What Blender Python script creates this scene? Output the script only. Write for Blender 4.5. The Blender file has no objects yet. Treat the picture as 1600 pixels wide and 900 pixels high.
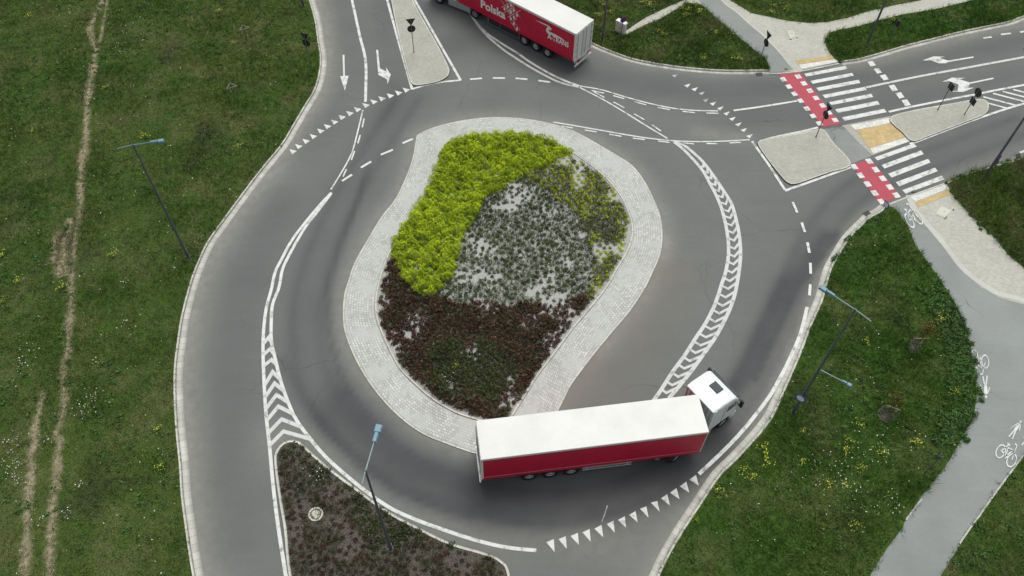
import bpy, bmesh, math, random
import numpy as np
from mathutils import Vector, Matrix
from mathutils.geometry import tessellate_polygon
random.seed(7); rng = np.random.default_rng(7)
S = bpy.context.scene; COL = S.collection

# ------------------------------------------------------------------ camera, sky, sun, exposure
F_PX, PITCH, ROLL, CAM_H = 1330.0, 0.95324, 0.015666, 49.926
def cam_axes():
    Fv = np.array([0, math.cos(PITCH), -math.sin(PITCH)]); R = np.array([1., 0, 0])
    U = np.array([0, math.sin(PITCH), math.cos(PITCH)]); c, s = math.cos(ROLL), math.sin(ROLL)
    return c*R + s*U, -s*R + c*U, Fv
AR, AU, AF = cam_axes()
cd = bpy.data.cameras.new('camera'); co = bpy.data.objects.new('camera', cd); COL.objects.link(co)
cd.sensor_width = 36; cd.lens = F_PX/1600*36; cd.clip_end = 6000; cd.clip_start = 0.5
m = Matrix.Identity(4)
for i in range(3):
    m[i][0], m[i][1], m[i][2] = AR[i], AU[i], -AF[i]
m[2][3] = CAM_H
co.matrix_world = m; S.camera = co

W = bpy.data.worlds.new('World'); S.world = W; W.use_nodes = True
SUN_EL, SUN_AZ = math.radians(66), math.radians(20)    # azimuth the light comes from, clockwise from +y
wn = W.node_tree; sky = wn.nodes.new('ShaderNodeTexSky'); sky.sky_type = 'NISHITA'; sky.sun_disc = False
sky.sun_elevation = SUN_EL; sky.sun_rotation = SUN_AZ; sky.air_density = 1.0; sky.dust_density = 4.0
hs = wn.nodes.new('ShaderNodeHueSaturation'); hs.inputs['Saturation'].default_value = 0.22   # overcast: grey sky
wn.links.new(sky.outputs[0], hs.inputs['Color'])
bg = wn.nodes['Background']; bg.inputs[1].default_value = 0.122
wn.links.new(hs.outputs[0], bg.inputs[0])
sl = bpy.data.lights.new('sun', 'SUN'); sl.energy = 1.5; sl.angle = math.radians(38); sl.color = (1, .98, .94)
so = bpy.data.objects.new('sun', sl); COL.objects.link(so); so.location = (0, 60, 60)
d = Vector((math.sin(SUN_AZ)*math.cos(SUN_EL), math.cos(SUN_AZ)*math.cos(SUN_EL), math.sin(SUN_EL)))
so.rotation_euler = d.to_track_quat('Z', 'Y').to_euler()
S.view_settings.view_transform = 'Standard'; S.view_settings.look = 'None'
S.view_settings.gamma = 1; S.view_settings.exposure = 0.12; S.view_settings.use_curve_mapping = False

# ------------------------------------------------------------------ survey: photo measurements turned into ground positions (metres)
def G(pts, h=0.0):
    uv = np.asarray(pts, float).reshape(-1, 2)
    dr = (uv[:, :1]-800)/F_PX*AR - (uv[:, 1:]-450)/F_PX*AU + AF
    C = np.array([0, 0, CAM_H]); t = (h-CAM_H)/dr[:, 2:3]
    return (C + dr*t)[:, :2]
def g1(u, v, h=0.0): return G([(u, v)], h)[0]
def crop(pts, ox, oy, s=.25): return [(ox+x*s, oy+y*s) for x, y in pts]
def smooth(P, n=6, closed=False):
    P = np.asarray(P, float); N = len(P); out = []
    rngi = range(N) if closed else range(N-1)
    for i in rngi:
        if closed: p0, p1, p2, p3 = P[i-1], P[i], P[(i+1) % N], P[(i+2) % N]
        else: p0, p1, p2, p3 = P[max(i-1, 0)], P[i], P[i+1], P[min(i+2, N-1)]
        for k in range(n):
            t = k/n
            out.append(.5*((2*p1)+(-p0+p2)*t+(2*p0-5*p1+4*p2-p3)*t*t+(-p0+3*p1-3*p2+p3)*t**3))
    if not closed: out.append(P[-1])
    return np.array(out)
def resample(P, step):
    P = np.asarray(P, float); s = np.r_[0, np.cumsum(np.linalg.norm(np.diff(P, axis=0), axis=1))]
    n = max(2, int(s[-1]/step)+1); t = np.linspace(0, s[-1], n)
    return np.c_[np.interp(t, s, P[:, 0]), np.interp(t, s, P[:, 1])]
def normals(P):
    T = np.gradient(P, axis=0); T /= np.linalg.norm(T, axis=1)[:, None]+1e-9
    return np.c_[-T[:, 1], T[:, 0]]
def offset(P, dd): return P + normals(P)*dd       # + is to the left of travel
def inside(poly, pts):
    poly = np.asarray(poly); x, y = pts[:, 0], pts[:, 1]; r = np.zeros(len(pts), bool)
    for i in range(len(poly)):
        x1, y1 = poly[i-1]; x2, y2 = poly[i]
        c = ((y1 > y) != (y2 > y)); r ^= c & (x < (x2-x1)*(y-y1)/((y2-y1) if y2 != y1 else 1e-9)+x1)
    return r
def dist_poly(P, pts):
    dmin = np.full(len(pts), 1e9)
    for a, b in zip(P[:-1], P[1:]):
        ab = b-a; t = np.clip(((pts-a)@ab)/(ab@ab+1e-9), 0, 1)
        dmin = np.minimum(dmin, np.linalg.norm(pts-(a+t[:, None]*ab), axis=1))
    return dmin

# ------------------------------------------------------------------ materials
MATS = {}
class NT:
    def __init__(s, name, rough=.8, spec=.3):
        s.m = bpy.data.materials.new(name); s.m.use_nodes = True; s.t = s.m.node_tree
        s.b = s.t.nodes['Principled BSDF']; s.b.inputs['Roughness'].default_value = rough
        s.b.inputs['Specular IOR Level'].default_value = spec; MATS[name] = s.m; s.co = None
    def n(s, ty, **kw):
        x = s.t.nodes.new('ShaderNode'+ty)
        for k, v in kw.items():
            if k in x.inputs.keys(): x.inputs[k].default_value = v
            else: setattr(x, k, v)
        return x
    def l(s, a, b): s.t.links.new(a, b)
    def pos(s):
        if not s.co: s.co = s.n('NewGeometry').outputs['Position']
        return s.co
    def noise(s, scale, detail=4, rough=.55, vec=None):
        x = s.n('TexNoise', Scale=scale, Detail=detail, Roughness=rough); s.l(vec or s.pos(), x.inputs['Vector']); return x.outputs['Fac']
    def rng(s, v, a, b, c=0., d=1.):
        x = s.n('MapRange'); s.l(v, x.inputs[0])
        for i, q in enumerate((a, b, c, d)): x.inputs[i+1].default_value = q
        return x.outputs[0]
    def mix(s, f, a, b, mode='MIX'):
        x = s.n('MixRGB', blend_type=mode)
        for i, q in enumerate((f, a, b)):
            if hasattr(q, 'default_value') or hasattr(q, 'is_linked'): s.l(q, x.inputs[i])
            elif isinstance(q, (int, float)): x.inputs[i].default_value = q if i == 0 else (q, q, q, 1)
            else: x.inputs[i].default_value = (*q, 1)
        return x.outputs[0]
    def math(s, op, a, b=None):
        x = s.n('Math', operation=op)
        for i, q in enumerate((a, b)):
            if q is None: continue
            if isinstance(q, (int, float)): x.inputs[i].default_value = q
            else: s.l(q, x.inputs[i])
        return x.outputs[0]
    def attr(s, name): return s.n('Attribute', attribute_name=name).outputs['Fac']
    def color(s, c):
        if hasattr(c, 'is_linked'): s.l(c, s.b.inputs['Base Color'])
        else: s.b.inputs['Base Color'].default_value = (*c, 1)
        return s
    def bump(s, h, strength=.4, dist=.02):
        x = s.n('Bump', Strength=strength, Distance=dist); s.l(h, x.inputs['Height']); s.l(x.outputs[0], s.b.inputs['Normal']); return s
def varied(name, c, amt=.15, scale=6, rough=.8, spec=.3, metal=0):
    t = NT(name, rough, spec); f = t.rng(t.noise(scale), .3, .7)
    t.color(t.mix(f, tuple(x*(1-amt) for x in c), tuple(min(1, x*(1+amt)) for x in c)))
    t.b.inputs['Metallic'].default_value = metal
    return t.m

def grass_color(t, with_rnd, lush=False):
    big = t.rng(t.noise(.10, 3), .42, .58); mid = t.rng(t.noise(.45, 4), .36, .66); sm = t.rng(t.noise(2.2, 5), .33, .7)
    c = t.mix(big, (.054, .110, .014), (.120, .150, .036))
    c = t.mix(t.math('MULTIPLY', mid, .65), c, (.036, .082, .012))
    olive = t.rng(t.noise(.28, 5, .6), .49, .64)
    c = t.mix(t.math('MULTIPLY', olive, .8), c, (.185, .165, .075))
    lime = t.rng(t.noise(.2, 3, .5, None), .58, .7)
    c = t.mix(t.math('MULTIPLY', t.rng(t.noise(.9, 3), .5, .68), .6), c, (.088, .155, .018))
    c = t.mix(t.math('MULTIPLY', sm, .45), c, (.135, .165, .060))
    c = t.mix(t.math('MULTIPLY', t.rng(t.noise(1.3, 4, .7), .6, .74), .5), c, (.038, .050, .018))
    c = t.mix(t.math('MULTIPLY', t.rng(t.noise(.17, 4, .6, None), .57, .68), .6), c, (.060, .062, .034))
    c = t.mix(1.0, c, (.76, 1.06, .76) if lush else (.92, 1.06, .94), 'MULTIPLY')
    if with_rnd:
        r = t.attr('rnd')
        c = t.mix(t.rng(r, 0, 1, .0, .8), t.mix(1, c, (.50, .52, .48), 'MULTIPLY'), t.mix(1, c, (1.9, 1.8, 1.9), 'MULTIPLY'))
        c = t.mix(t.rng(r, .93, .96), c, (.30, .28, .17))
    return c
for sfx, lu in (('', False), ('_lush', True)):
    t = NT('grass_ground'+sfx, .95, .1); t.color(t.mix(t.rng(t.noise(9, 6, .7), .35, .7), grass_color(t, False, lu), (.030, .042, .014))); t.bump(t.noise(14, 6, .7), .8, .08)
    t = NT('grass_blade'+sfx, .75, .15); t.color(grass_color(t, True, lu))
t = NT('soil', .95, .1); t.color(t.mix(t.rng(t.noise(3, 6, .7), .3, .7), (.19, .165, .10), (.43, .38, .26)))
al = t.n('BsdfTransparent'); mx = t.n('MixShader'); out = t.t.nodes['Material Output']
fade = t.attr('edge')
t.l(t.rng(t.math('ADD', t.math('ADD', t.noise(4.5, 6, .8), t.math('MULTIPLY', t.noise(.5, 3), .55)), t.math('MULTIPLY', fade, -.50)),   .53, .80, 0, .85), mx.inputs[0])
t.l(al.outputs[0], mx.inputs[1]); t.l(t.b.outputs[0], mx.inputs[2]); t.l(mx.outputs[0], out.inputs[0])

def asphalt_tree(name, base, use_attr=True, lo=.9, hi=1.12):
    t = NT(name, .85, .3)
    n1 = t.rng(t.noise(.16, 5, .6), .3, .7); n2 = t.rng(t.noise(40, 3, .8), .3, .7)
    c = t.mix(n1, tuple(x*lo for x in base), tuple(x*hi for x in base))
    c = t.mix(.16, c, t.mix(n2, (.06, .06, .06), (.28, .28, .27)))
    c = t.mix(t.rng(t.noise(5.5, 5, .8), .35, .68, 0, .30), c, tuple(x*.72 for x in base))
    c = t.mix(t.rng(t.noise(9, 3, .9), .66, .72, 0, .5), c, (.34, .34, .32))
    st = t.n('Mapping'); st.inputs['Scale'].default_value = (.25, 1.6, 1); st.inputs['Rotation'].default_value = (0, 0, .5); t.l(t.pos(), st.inputs[0])
    c = t.mix(t.rng(t.noise(.8, 5, .7, st.outputs[0]), .5, .75, 0, .22), c, tuple(x*1.35 for x in base))
    vo = t.n('TexVoronoi', Scale=.13, feature='DISTANCE_TO_EDGE'); wv_ = t.n('VectorMath', operation='ADD'); nn = t.n('TexNoise', Scale=.9, Detail=5.0); t.l(t.pos(), nn.inputs['Vector']); t.l(t.pos(), wv_.inputs[0]); t.l(nn.outputs['Color'], wv_.inputs[1]); t.l(wv_.outputs[0], vo.inputs['Vector'])
    c = t.mix(t.math('MULTIPLY', t.rng(vo.outputs['Distance'], .0, .006, .5, 0), t.rng(t.noise(.12, 2), .5, .6)), c, (.05, .05, .05))
    n3 = t.rng(t.noise(1.1, 6, .7), .60, .78)
    c = t.mix(t.math('MULTIPLY', n3, .22), c, tuple(x*.7 for x in base))
    if use_attr:
        dd = t.math('MULTIPLY', t.attr('dust'), t.rng(t.noise(1.6, 6, .65), .25, .7, .35, 1.1))
        c = t.mix(dd, c, (.335, .325, .285))
        bb = t.math('MULTIPLY', t.attr('silt'), t.rng(t.noise(.5, 6, .6), .25, .7, .3, 1.0))
        c = t.mix(bb, c, (.178, .164, .142))
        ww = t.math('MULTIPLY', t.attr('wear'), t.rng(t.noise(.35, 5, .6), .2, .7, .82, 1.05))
        c = t.mix(ww, c, (.055, .058, .062))  # darkens for tyre wear, plus lorry shade painted into the southern lane
    t.color(c); t.bump(n2, .25, .01)
    return t.m
asphalt_tree('asphalt', (.142, .154, .144))
asphalt_tree('path_asphalt', (.268, .292, .278), False, .82, 1.16)
def paint(name, c, wear=.55, c2=(.24, .245, .235)):
    t = NT(name, .6, .3)
    w = t.rng(t.math('ADD', t.math('MULTIPLY', t.noise(2.0, 3), .5), t.math('MULTIPLY', t.noise(22, 5, .8), .5)), wear, wear+.09)
    dirt = t.rng(t.noise(1.3, 4, .6), .35, .7)
    cc = t.mix(t.math('MULTIPLY', dirt, .35), c, tuple(x*.72 for x in c))
    t.color(t.mix(w, cc, c2)); return t.m
paint('road_paint', (.67, .69, .66), .515); paint('worn_paint', (.58, .60, .58), .53)
paint('faded_paint', (.50, .52, .50), .44); paint('red_paint', (.41, .060, .085), .6, (.30, .11, .12))
def concrete(name, c, amt=.12, slab=None, joint=.6, rough=.9):
    t = NT(name, rough, .2); n1 = t.rng(t.noise(.5, 6, .65), .3, .7)
    cc = t.mix(n1, tuple(x*(1-amt) for x in c), tuple(x*(1+amt) for x in c))
    cc = t.mix(t.math('MULTIPLY', t.rng(t.noise(5, 6, .75), .5, .8), .35), cc, tuple(x*.6 for x in c))
    if slab:
        uv = t.n('UVMap').outputs[0] if slab[0] == 'uv' else t.pos()
        b = t.n('TexBrick', Scale=1.0); t.l(uv, b.inputs['Vector'])
        b.inputs['Brick Width'].default_value = slab[1]; b.inputs['Row Height'].default_value = slab[2]
        b.inputs['Mortar Size'].default_value = slab[3]; b.offset = slab[4] if len(slab) > 4 else .5
        b.inputs['Mortar Smooth'].default_value = .3
        v = slab[5] if len(slab) > 5 else .1
        b.inputs['Color1'].default_value = (1-v, 1-v, 1-v, 1); b.inputs['Color2'].default_value = (1+v, 1+v, 1+v, 1); b.inputs['Mortar'].default_value = (joint, joint, joint, 1)
        cc = t.mix(1.0, cc, b.outputs['Color'], 'MULTIPLY')
    t.color(cc); return t
concrete('kerb_stone', (.54, .54, .475), .12, ('uv', 1.0, 2.0, .02, 0.0, .08), .42)
concrete('gutter_stone', (.49, .49, .44), .14, ('uv', .5, 2.0, .012, 0.0, .12), .5)
concrete('island_paving', (.40, .40, .345), .07, ('pos', .2, .1, .006), .80)
concrete('footpath_paving', (.455, .46, .395), .08, ('pos', .2, .1, .006), .82)
concrete('edging', (.50, .51, .46), .1)
concrete('slab_concrete', (.56, .56, .47), .1); concrete('tactile_white', (.66, .67, .62), .12, ('pos', .3, .3, .012, 0.), .75)
concrete('tactile_yellow', (.52, .40, .20), .12, ('pos', .3, .3, .012, 0.), .85)
t = concrete('granite_setts', (.505, .515, .485), .12, ('uv', .215, .19, .016, .5, .17), .50)
# part of the setts is filled with pale sand, so that the joints fade there
src = t.b.inputs['Base Color'].links[0].from_socket
t.color(t.mix(t.rng(t.noise(.55, 5, .65), .46, .58, .05, .82), src, t.mix(t.noise(7, 5, .8), (.36, .375, .35), (.58, .60, .57))))
t = NT('bed_gravel', .9, .2); t.color(t.mix(t.rng(t.noise(16, 5, .85), .35, .65), (.20, .20, .18), (.54, .55, .52)))
t = NT('island_soil', .95, .1); t.color(t.mix(t.rng(t.noise(9, 6, .8), .35, .62), (.024, .020, .015), (.135, .125, .105)))
t = NT('mulch', .95, .1); t.color(t.mix(t.rng(t.noise(12, 5, .8), .35, .65), (.045, .042, .038), (.17, .155, .135)))
def leafmat(name, a, b, c=None, thr=.9):
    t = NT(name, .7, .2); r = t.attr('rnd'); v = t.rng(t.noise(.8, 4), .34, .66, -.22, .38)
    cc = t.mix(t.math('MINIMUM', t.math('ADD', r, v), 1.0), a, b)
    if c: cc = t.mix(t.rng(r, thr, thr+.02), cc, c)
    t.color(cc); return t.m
leafmat('lime_leaf', (.11, .19, .010), (.56, .70, .026), (.76, .82, .05), .90)
leafmat('lime_clump', (.15, .20, .016), (.58, .68, .02))
leafmat('grey_leaf', (.036, .056, .026), (.135, .170, .085))
leafmat('olive_leaf', (.06, .078, .022), (.21, .22, .075))
leafmat('red_leaf', (.028, .016, .010), (.105, .056, .036), (.15, .12, .07), .90)
leafmat('moss_leaf', (.022, .036, .013), (.080, .095, .036), (.12, .12, .07), .95)
leafmat('weed_leaf', (.026, .066, .018), (.095, .19, .048))
leafmat('sapling_leaf', (.055, .058, .012), (.22, .20, .05))
leafmat('bare_twig', (.05, .045, .03), (.12, .10, .065))
leafmat('flower_yellow', (.20, .25, .02), (.55, .56, .06)); leafmat('flower_white', (.45, .47, .40), (.80, .80, .74))
varied('galvanised', (.20, .22, .23), .12, 3, .55, .5, .0); varied('pole_dark', (.085, .10, .105), .1, 3, .5, .5)
varied('lamp_blue', (.13, .25, .31), .08, 4, .4, .5); varied('lamp_steel', (.26, .34, .36), .08, 4, .4, .5); varied('sign_back', (.028, .034, .035), .1, 5, .6, .4)
varied('sign_blue', (.015, .06, .32), .05, 5, .4, .5); varied('sign_white', (.75, .76, .76), .04, 5, .4, .5); varied('sign_red', (.5, .02, .04), .05, 5, .4, .5)
varied('purple_sign', (.10, .05, .34), .08, 5, .4, .5)
varied('cabinet_white', (.70, .71, .66), .05, 2, .5, .4); varied('dark_gap', (.02, .02, .02), .1, 5, .7, .2)
varied('wood', (.20, .21, .15), .2, 12, .85, .2); varied('pale_wood', (.34, .30, .19), .15, 12, .85, .2); varied('iron', (.10, .10, .095), .2, 9, .7, .4)
t = NT('truck_roof', .5, .35)
t.color(t.mix(t.math('MULTIPLY', t.rng(t.noise(.45, 5, .6), .42, .66), .8), (.70, .71, .675), t.mix(t.noise(4, 4, .6), (.56, .58, .545), (.67, .68, .64))))
t = NT('curtain_red', .42, .45); t.color(t.mix(t.rng(t.noise(.9, 5, .6), .3, .7), (.50, .002, .034), (.58, .004, .050))); wv = t.n('TexNoise', Scale=2.2, Detail=2.0)
t.l(t.pos(), wv.inputs['Vector']); t.bump(wv.outputs['Fac'], .25, .08)
t = NT('cab_white', .4, .35); t.color((.72, .76, .76)); 
varied('cab_grey', (.40, .43, .44), .08, 2, .5, .4); varied('black_plastic', (.018, .019, .02), .15, 6, .6, .4)
varied('chassis', (.035, .036, .038), .2, 5, .7, .4); varied('tyre', (.022, .022, .022), .2, 9, .85, .2)
varied('rim', (.40, .42, .42), .1, 6, .35, .6, .3); varied('alloy', (.62, .64, .64), .05, 5, .35, .6, .2); varied('decal_white', (.78, .78, .75), .03, 4, .5, .3)
varied('lamp_red', (.45, .03, .02), .05, 4, .3, .5); varied('amber', (.7, .22, .02), .05, 4, .3, .5)
t = NT('glass_dark', .08, .6); t.color((.015, .02, .024)); t = NT('hatch_glass', .3, .15); t.color((.03, .04, .046))
M = MATS

# ------------------------------------------------------------------ helpers
def tag(o, label=None, cat=None, group=None, kind=None):
    if label: o['label'] = label
    if cat: o['category'] = cat
    if group: o['group'] = group
    if kind: o['kind'] = kind
    return o
def struct(o): o['kind'] = 'structure'; return o
def empty(name, loc=(0, 0, 0), rz=0.0):
    o = bpy.data.objects.new(name, None); COL.objects.link(o); o.location = loc; o.rotation_euler = (0, 0, rz); o.empty_display_size = .3
    return o
def link(name, me, mat=None, parent=None):
    o = bpy.data.objects.new(name, me); COL.objects.link(o)
    if mat: me.materials.clear(); me.materials.append(M[mat] if isinstance(mat, str) else mat)
    if parent: o.parent = parent
    return o
def from_bm(name, bm, mat, parent=None, sm=False):
    me = bpy.data.meshes.new(name); bmesh.ops.recalc_face_normals(bm, faces=bm.faces); bm.to_mesh(me); bm.free()
    if sm: me.polygons.foreach_set('use_smooth', [True]*len(me.polygons))
    return link(name, me, mat, parent)
def np_mesh(name, V, Fc, attrs=None, uv=None):
    """V (n,3), Fc (m,k) index array"""
    me = bpy.data.meshes.new(name); V = np.asarray(V, np.float32); Fc = np.asarray(Fc, np.int32); k = Fc.shape[1]
    me.vertices.add(len(V)); me.vertices.foreach_set('co', V.ravel())
    me.loops.add(Fc.size); me.loops.foreach_set('vertex_index', Fc.ravel())
    me.polygons.add(len(Fc)); me.polygons.foreach_set('loop_start', np.arange(len(Fc), dtype=np.int32)*k)
    me.update(calc_edges=True)
    for nm, a in (attrs or {}).items():
        at = me.attributes.new(nm, 'FLOAT', 'POINT'); at.data.foreach_set('value', np.asarray(a, np.float32))
    if uv is not None:
        ul = me.uv_layers.new(name='UVMap'); ul.data.foreach_set('uv', np.asarray(uv, np.float32)[Fc.ravel()].ravel())
    me.validate(); return me
def slab(name, poly, z, mat, depth=.25, parent=None):
    poly = np.asarray(poly, float)
    a = np.sum(poly[:, 0]*np.roll(poly[:, 1], -1)-np.roll(poly[:, 0], -1)*poly[:, 1])
    if a < 0: poly = poly[::-1]
    n = len(poly); tr = tessellate_polygon([[Vector((p[0], p[1], 0)) for p in poly]])
    V = [(x, y, z) for x, y in poly] + [(x, y, z-depth) for x, y in poly]
    bm = bmesh.new(); vs = [bm.verts.new(v) for v in V]
    for f in tr:
        try:
            q = bm.faces.new([vs[i] for i in f]); q.normal_update()
            if q.normal.z < 0: q.normal_flip()
        except ValueError: pass
    if depth > .01:
        for i in range(n): 
            j = (i+1) % n
            try: bm.faces.new([vs[i], vs[n+i], vs[n+j], vs[j]])
            except ValueError: pass
    me = bpy.data.meshes.new(name); bm.to_mesh(me); bm.free()
    return link(name, me, mat, parent)
def flat(name, polys, z, mat, parent=None):
    V, Fs = [], []
    for poly in polys:
        poly = np.asarray(poly, float); b = len(V); V += [(x, y, z) for x, y in poly]
        for f in tessellate_polygon([[Vector((p[0], p[1], 0)) for p in poly]]):
            i, j, k = f; A = poly[j]-poly[i]; B = poly[k]-poly[i]
            Fs.append((b+i, b+j, b+k) if A[0]*B[1]-A[1]*B[0] > 0 else (b+i, b+k, b+j))
    return link(name, np_mesh(name, V, Fs), mat, parent)
def ribbon_mesh(name, P, w0, w1, z, thick=0, zslope=0):
    """strip between offsets w0 and w1 of the line P (positive: left of travel); thick>0: a solid bar"""
    P = np.asarray(P); N = normals(P); s = np.r_[0, np.cumsum(np.linalg.norm(np.diff(P, axis=0), axis=1))]; n = len(P)
    if np.allclose(P[0], P[-1]): q = N[0]+N[-1]; N[0] = N[-1] = q/np.linalg.norm(q)
    A, B = P+N*np.asarray(w0).reshape(-1, 1), P+N*np.asarray(w1).reshape(-1, 1)
    V = np.r_[np.c_[A, np.full(n, z)], np.c_[B, np.full(n, z)]]; uv = np.r_[np.c_[s, np.zeros(n)], np.c_[s, np.full(n, .3)]]
    i = np.arange(n-1); Fc = np.c_[i+n, i, i+1, i+n+1]
    if np.mean(np.asarray(w1)) > np.mean(np.asarray(w0)): Fc = Fc[:, ::-1]
    if thick:
        V = np.r_[V, V-[0, 0, thick]]; uv = np.r_[uv, uv+[0, .0]]
        for a, b in ((0, 2*n), (3*n, n)): Fc = np.r_[Fc, np.c_[i+a, i+b, i+b+1, i+a+1]]
    return np_mesh(name, V, Fc, None, uv)
def line_poly(P, w):
    P = np.asarray(P); return np.r_[offset(P, w/2), offset(P, -w/2)[::-1]]
LAYER = [0.004]
def nz(): LAYER[0] += .0006; return LAYER[0]

# ================================================================== LARGE STRUCTURE
# ---- kerb lines traced as boundaries (grass side), ordered along the road
west_edge = smooth(G([(470, -60), (478, -25)] + [(482.5, 0), (491, 30), (496, 65), (499.5, 87.5), (498, 112), (490, 140), (475, 165), (456, 197), (439, 225), (400, 273), (350, 340), (322, 380), (304, 420), (294, 450), (282.5, 495), (276, 537), (272, 570), (271, 610), (273, 655), (275, 682), (279.5, 727), (282.5, 775), (289, 825), (297, 880), (310, 950), (325, 1020)], .1), 5)
ne_edge = smooth(G([(640, -75), (720, -33), (800, 6), (870, 39), (925, 66), (950, 77), (990, 91), (1037, 100), (1087, 106), (1137, 109), (1203, 108.5)], .1), 5)
n_edge = smooth(G([(1313, 96), (1320, 94), (1340, 91.5), (1375, 82), (1412, 71), (1455, 60), (1495, 50), (1537, 41), (1575, 33), (1600, 24), (1680, 0), (1760, -20)], .1), 5)
se_edge = smooth(G([(1385, 325), (1375, 333), (1360, 341), (1345, 355), (1327, 374), (1312, 398), (1300, 420), (1292, 447), (1285, 472), (1268, 510), (1251, 555), (1227, 610), (1203, 660), (1155, 715), (1125, 745), (1095, 790), (1070, 828), (1040, 880), (1010, 950)], .1), 5)
e_edge = smooth(G([(1479, 285), (1495, 277), (1525, 267), (1562, 256), (1600, 246), (1680, 222), (1760, 200)], .1), 5)
apron_px = [(650, 219), (652, 211), (675, 200), (712, 190), (750, 184.5), (785, 183), (825, 186), (862, 193), (895, 204), (917, 215), (936, 226), (962, 241), (985, 256), (1000, 272), (1012, 291), (1022, 312), (1031, 335), (1035, 360), (1034, 385), (1029, 405), (1020, 425), (1008, 450), (985, 485), (960, 515), (935, 545), (910, 577), (892, 602), (882, 622), (872, 642), (858, 668), (838, 692), (810, 708), (775, 712), (745, 709), (722, 702), (695, 692), (665, 680), (637, 662), (607, 635), (580, 602), (560, 570), (545, 537), (537, 510), (536, 480), (539, 455), (544, 440), (552, 415), (565, 390), (580, 365), (597, 337), (617, 312), (632, 282), (644, 250)]
bed_px = [(694, 227), (715, 217), (745, 211), (790, 208), (835, 213), (870, 225), (895, 237), (920, 254), (940, 270), (957, 287), (972, 307), (982, 327), (989, 350), (989, 370), (980, 395), (965, 420), (950, 447), (925, 479), (901, 507), (882, 532), (865, 555), (842, 585), (825, 612), (810, 635), (801, 650), (788, 662), (768, 662), (745, 656), (712, 645), (677, 625), (650, 602), (625, 577), (610, 550), (597, 522), (589, 500), (586, 475), (589, 450), (592, 437), (597, 420), (605, 400), (612, 385), (630, 357), (652, 325), (670, 297), (682, 270), (690, 245)]
apron_out = smooth(G(apron_px, .03), 4, True); bed_out = smooth(G(bed_px, .1), 4, True)

# ---- ground to the horizon, road surface
g_ = np_mesh('ground', [(-3000, -3000, -.10), (3000, -3000, -.10), (3000, 3000, -.10), (-3000, 3000, -.10)], [(0, 1, 2, 3)])
struct(link('ground', g_, 'grass_ground'))
xs = np.arange(-56, 56.01, .35); ys = np.arange(2, 84.01, .35); X, Y = np.meshgrid(xs, ys); P2 = np.c_[X.ravel(), Y.ravel()]
def gauss(dd, w): return np.exp(-(dd/w)**2)
apc = np.r_[apron_out, apron_out[:1]]
dust = .72*gauss(dist_poly(west_edge, P2), 1.7) + .42*gauss(dist_poly(apc, P2), .9) + .5*gauss(dist_poly(se_edge, P2), 1.0) + .45*gauss(dist_poly(ne_edge, P2), .8) + .6*gauss(dist_poly(n_edge, P2), 1.5) + .3*gauss(dist_poly(e_edge, P2), .8)
dust += .30*gauss(dist_poly(G([(935, 545), (985, 485), (1020, 430), (1038, 380)]), P2), 1.0)+.35*gauss(dist_poly(G([(1090, 208), (1140, 214), (1165, 216)]), P2), .8)
dust += .28*gauss(dist_poly(G([(1300, 400), (1265, 470), (1225, 560), (1180, 640), (1110, 720), (1050, 770), (960, 825)]), P2), 2.4)
dust += .30*gauss(dist_poly(G([(432, 690), (500, 690), (560, 750), (640, 800), (760, 835), (900, 830)]), P2), 1.6)
silt = .75*gauss(dist_poly(G([(905, 620), (930, 560), (990, 500), (1040, 430)]), P2), 2.6)
lane_in = smooth(G([(640, 150), (575, 250), (520, 350), (490, 430), (478, 500), (488, 580), (520, 640), (575, 700), (640, 742), (720, 772), (820, 795), (920, 790), (1010, 760), (1090, 705), (1150, 630), (1190, 560), (1222, 490), (1250, 420), (1290, 350), (1350, 290), (1480, 240), (1600, 195)]), 3)
wear = .30*gauss(dist_poly(lane_in, P2), 2.1)+.26*gauss(dist_poly(offset(lane_in, .95), P2), .42)+.26*gauss(dist_poly(offset(lane_in, -.95), P2), .42)+.55*gauss(dist_poly(G([(540, 640), (640, 735), (740, 775), (850, 790), (950, 775), (1040, 745), (1110, 700)]), P2), 2.0)  # tyre wear; the last, southern band also paints in the near lorry's soft shadow
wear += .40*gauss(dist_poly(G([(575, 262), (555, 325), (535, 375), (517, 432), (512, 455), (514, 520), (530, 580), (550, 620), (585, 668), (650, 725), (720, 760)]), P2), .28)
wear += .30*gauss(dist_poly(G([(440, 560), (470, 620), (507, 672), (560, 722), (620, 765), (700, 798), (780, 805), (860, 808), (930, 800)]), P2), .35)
wear += .55*gauss(dist_poly(G([(1130, 640), (1170, 575), (1200, 505), (1235, 440), (1290, 370)]), P2), .8)
wear += .40*gauss(dist_poly(G([(1235, 475), (1210, 530), (1180, 590), (1250, 440), (1310, 365)]), P2), .3)
wear += .38*gauss(dist_poly(G([(640, -20), (660, 80), (760, 60), (880, 112), (1000, 135), (1110, 145), (1240, 135), (1400, 108), (1600, 60)]), P2), 1.7)
wear += .22*gauss(dist_poly(G([(530, -20), (540, 80), (530, 150), (470, 240)]), P2), 1.4)+.22*gauss(dist_poly(G([(590, -20), (605, 80), (600, 180)]), P2), 1.4)
wear += .28*gauss(dist_poly(G([(1160, 185), (1300, 178), (1450, 150), (1600, 115)]), P2), 1.4)
wear += .25*gauss(dist_poly(G([(350, 850), (350, 600), (375, 450), (440, 320)]), P2), 2.0)
n1, n2 = len(xs), len(ys); i, j = np.meshgrid(np.arange(n1-1), np.arange(n2-1)); b0 = (j*n1+i).ravel()
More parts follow.
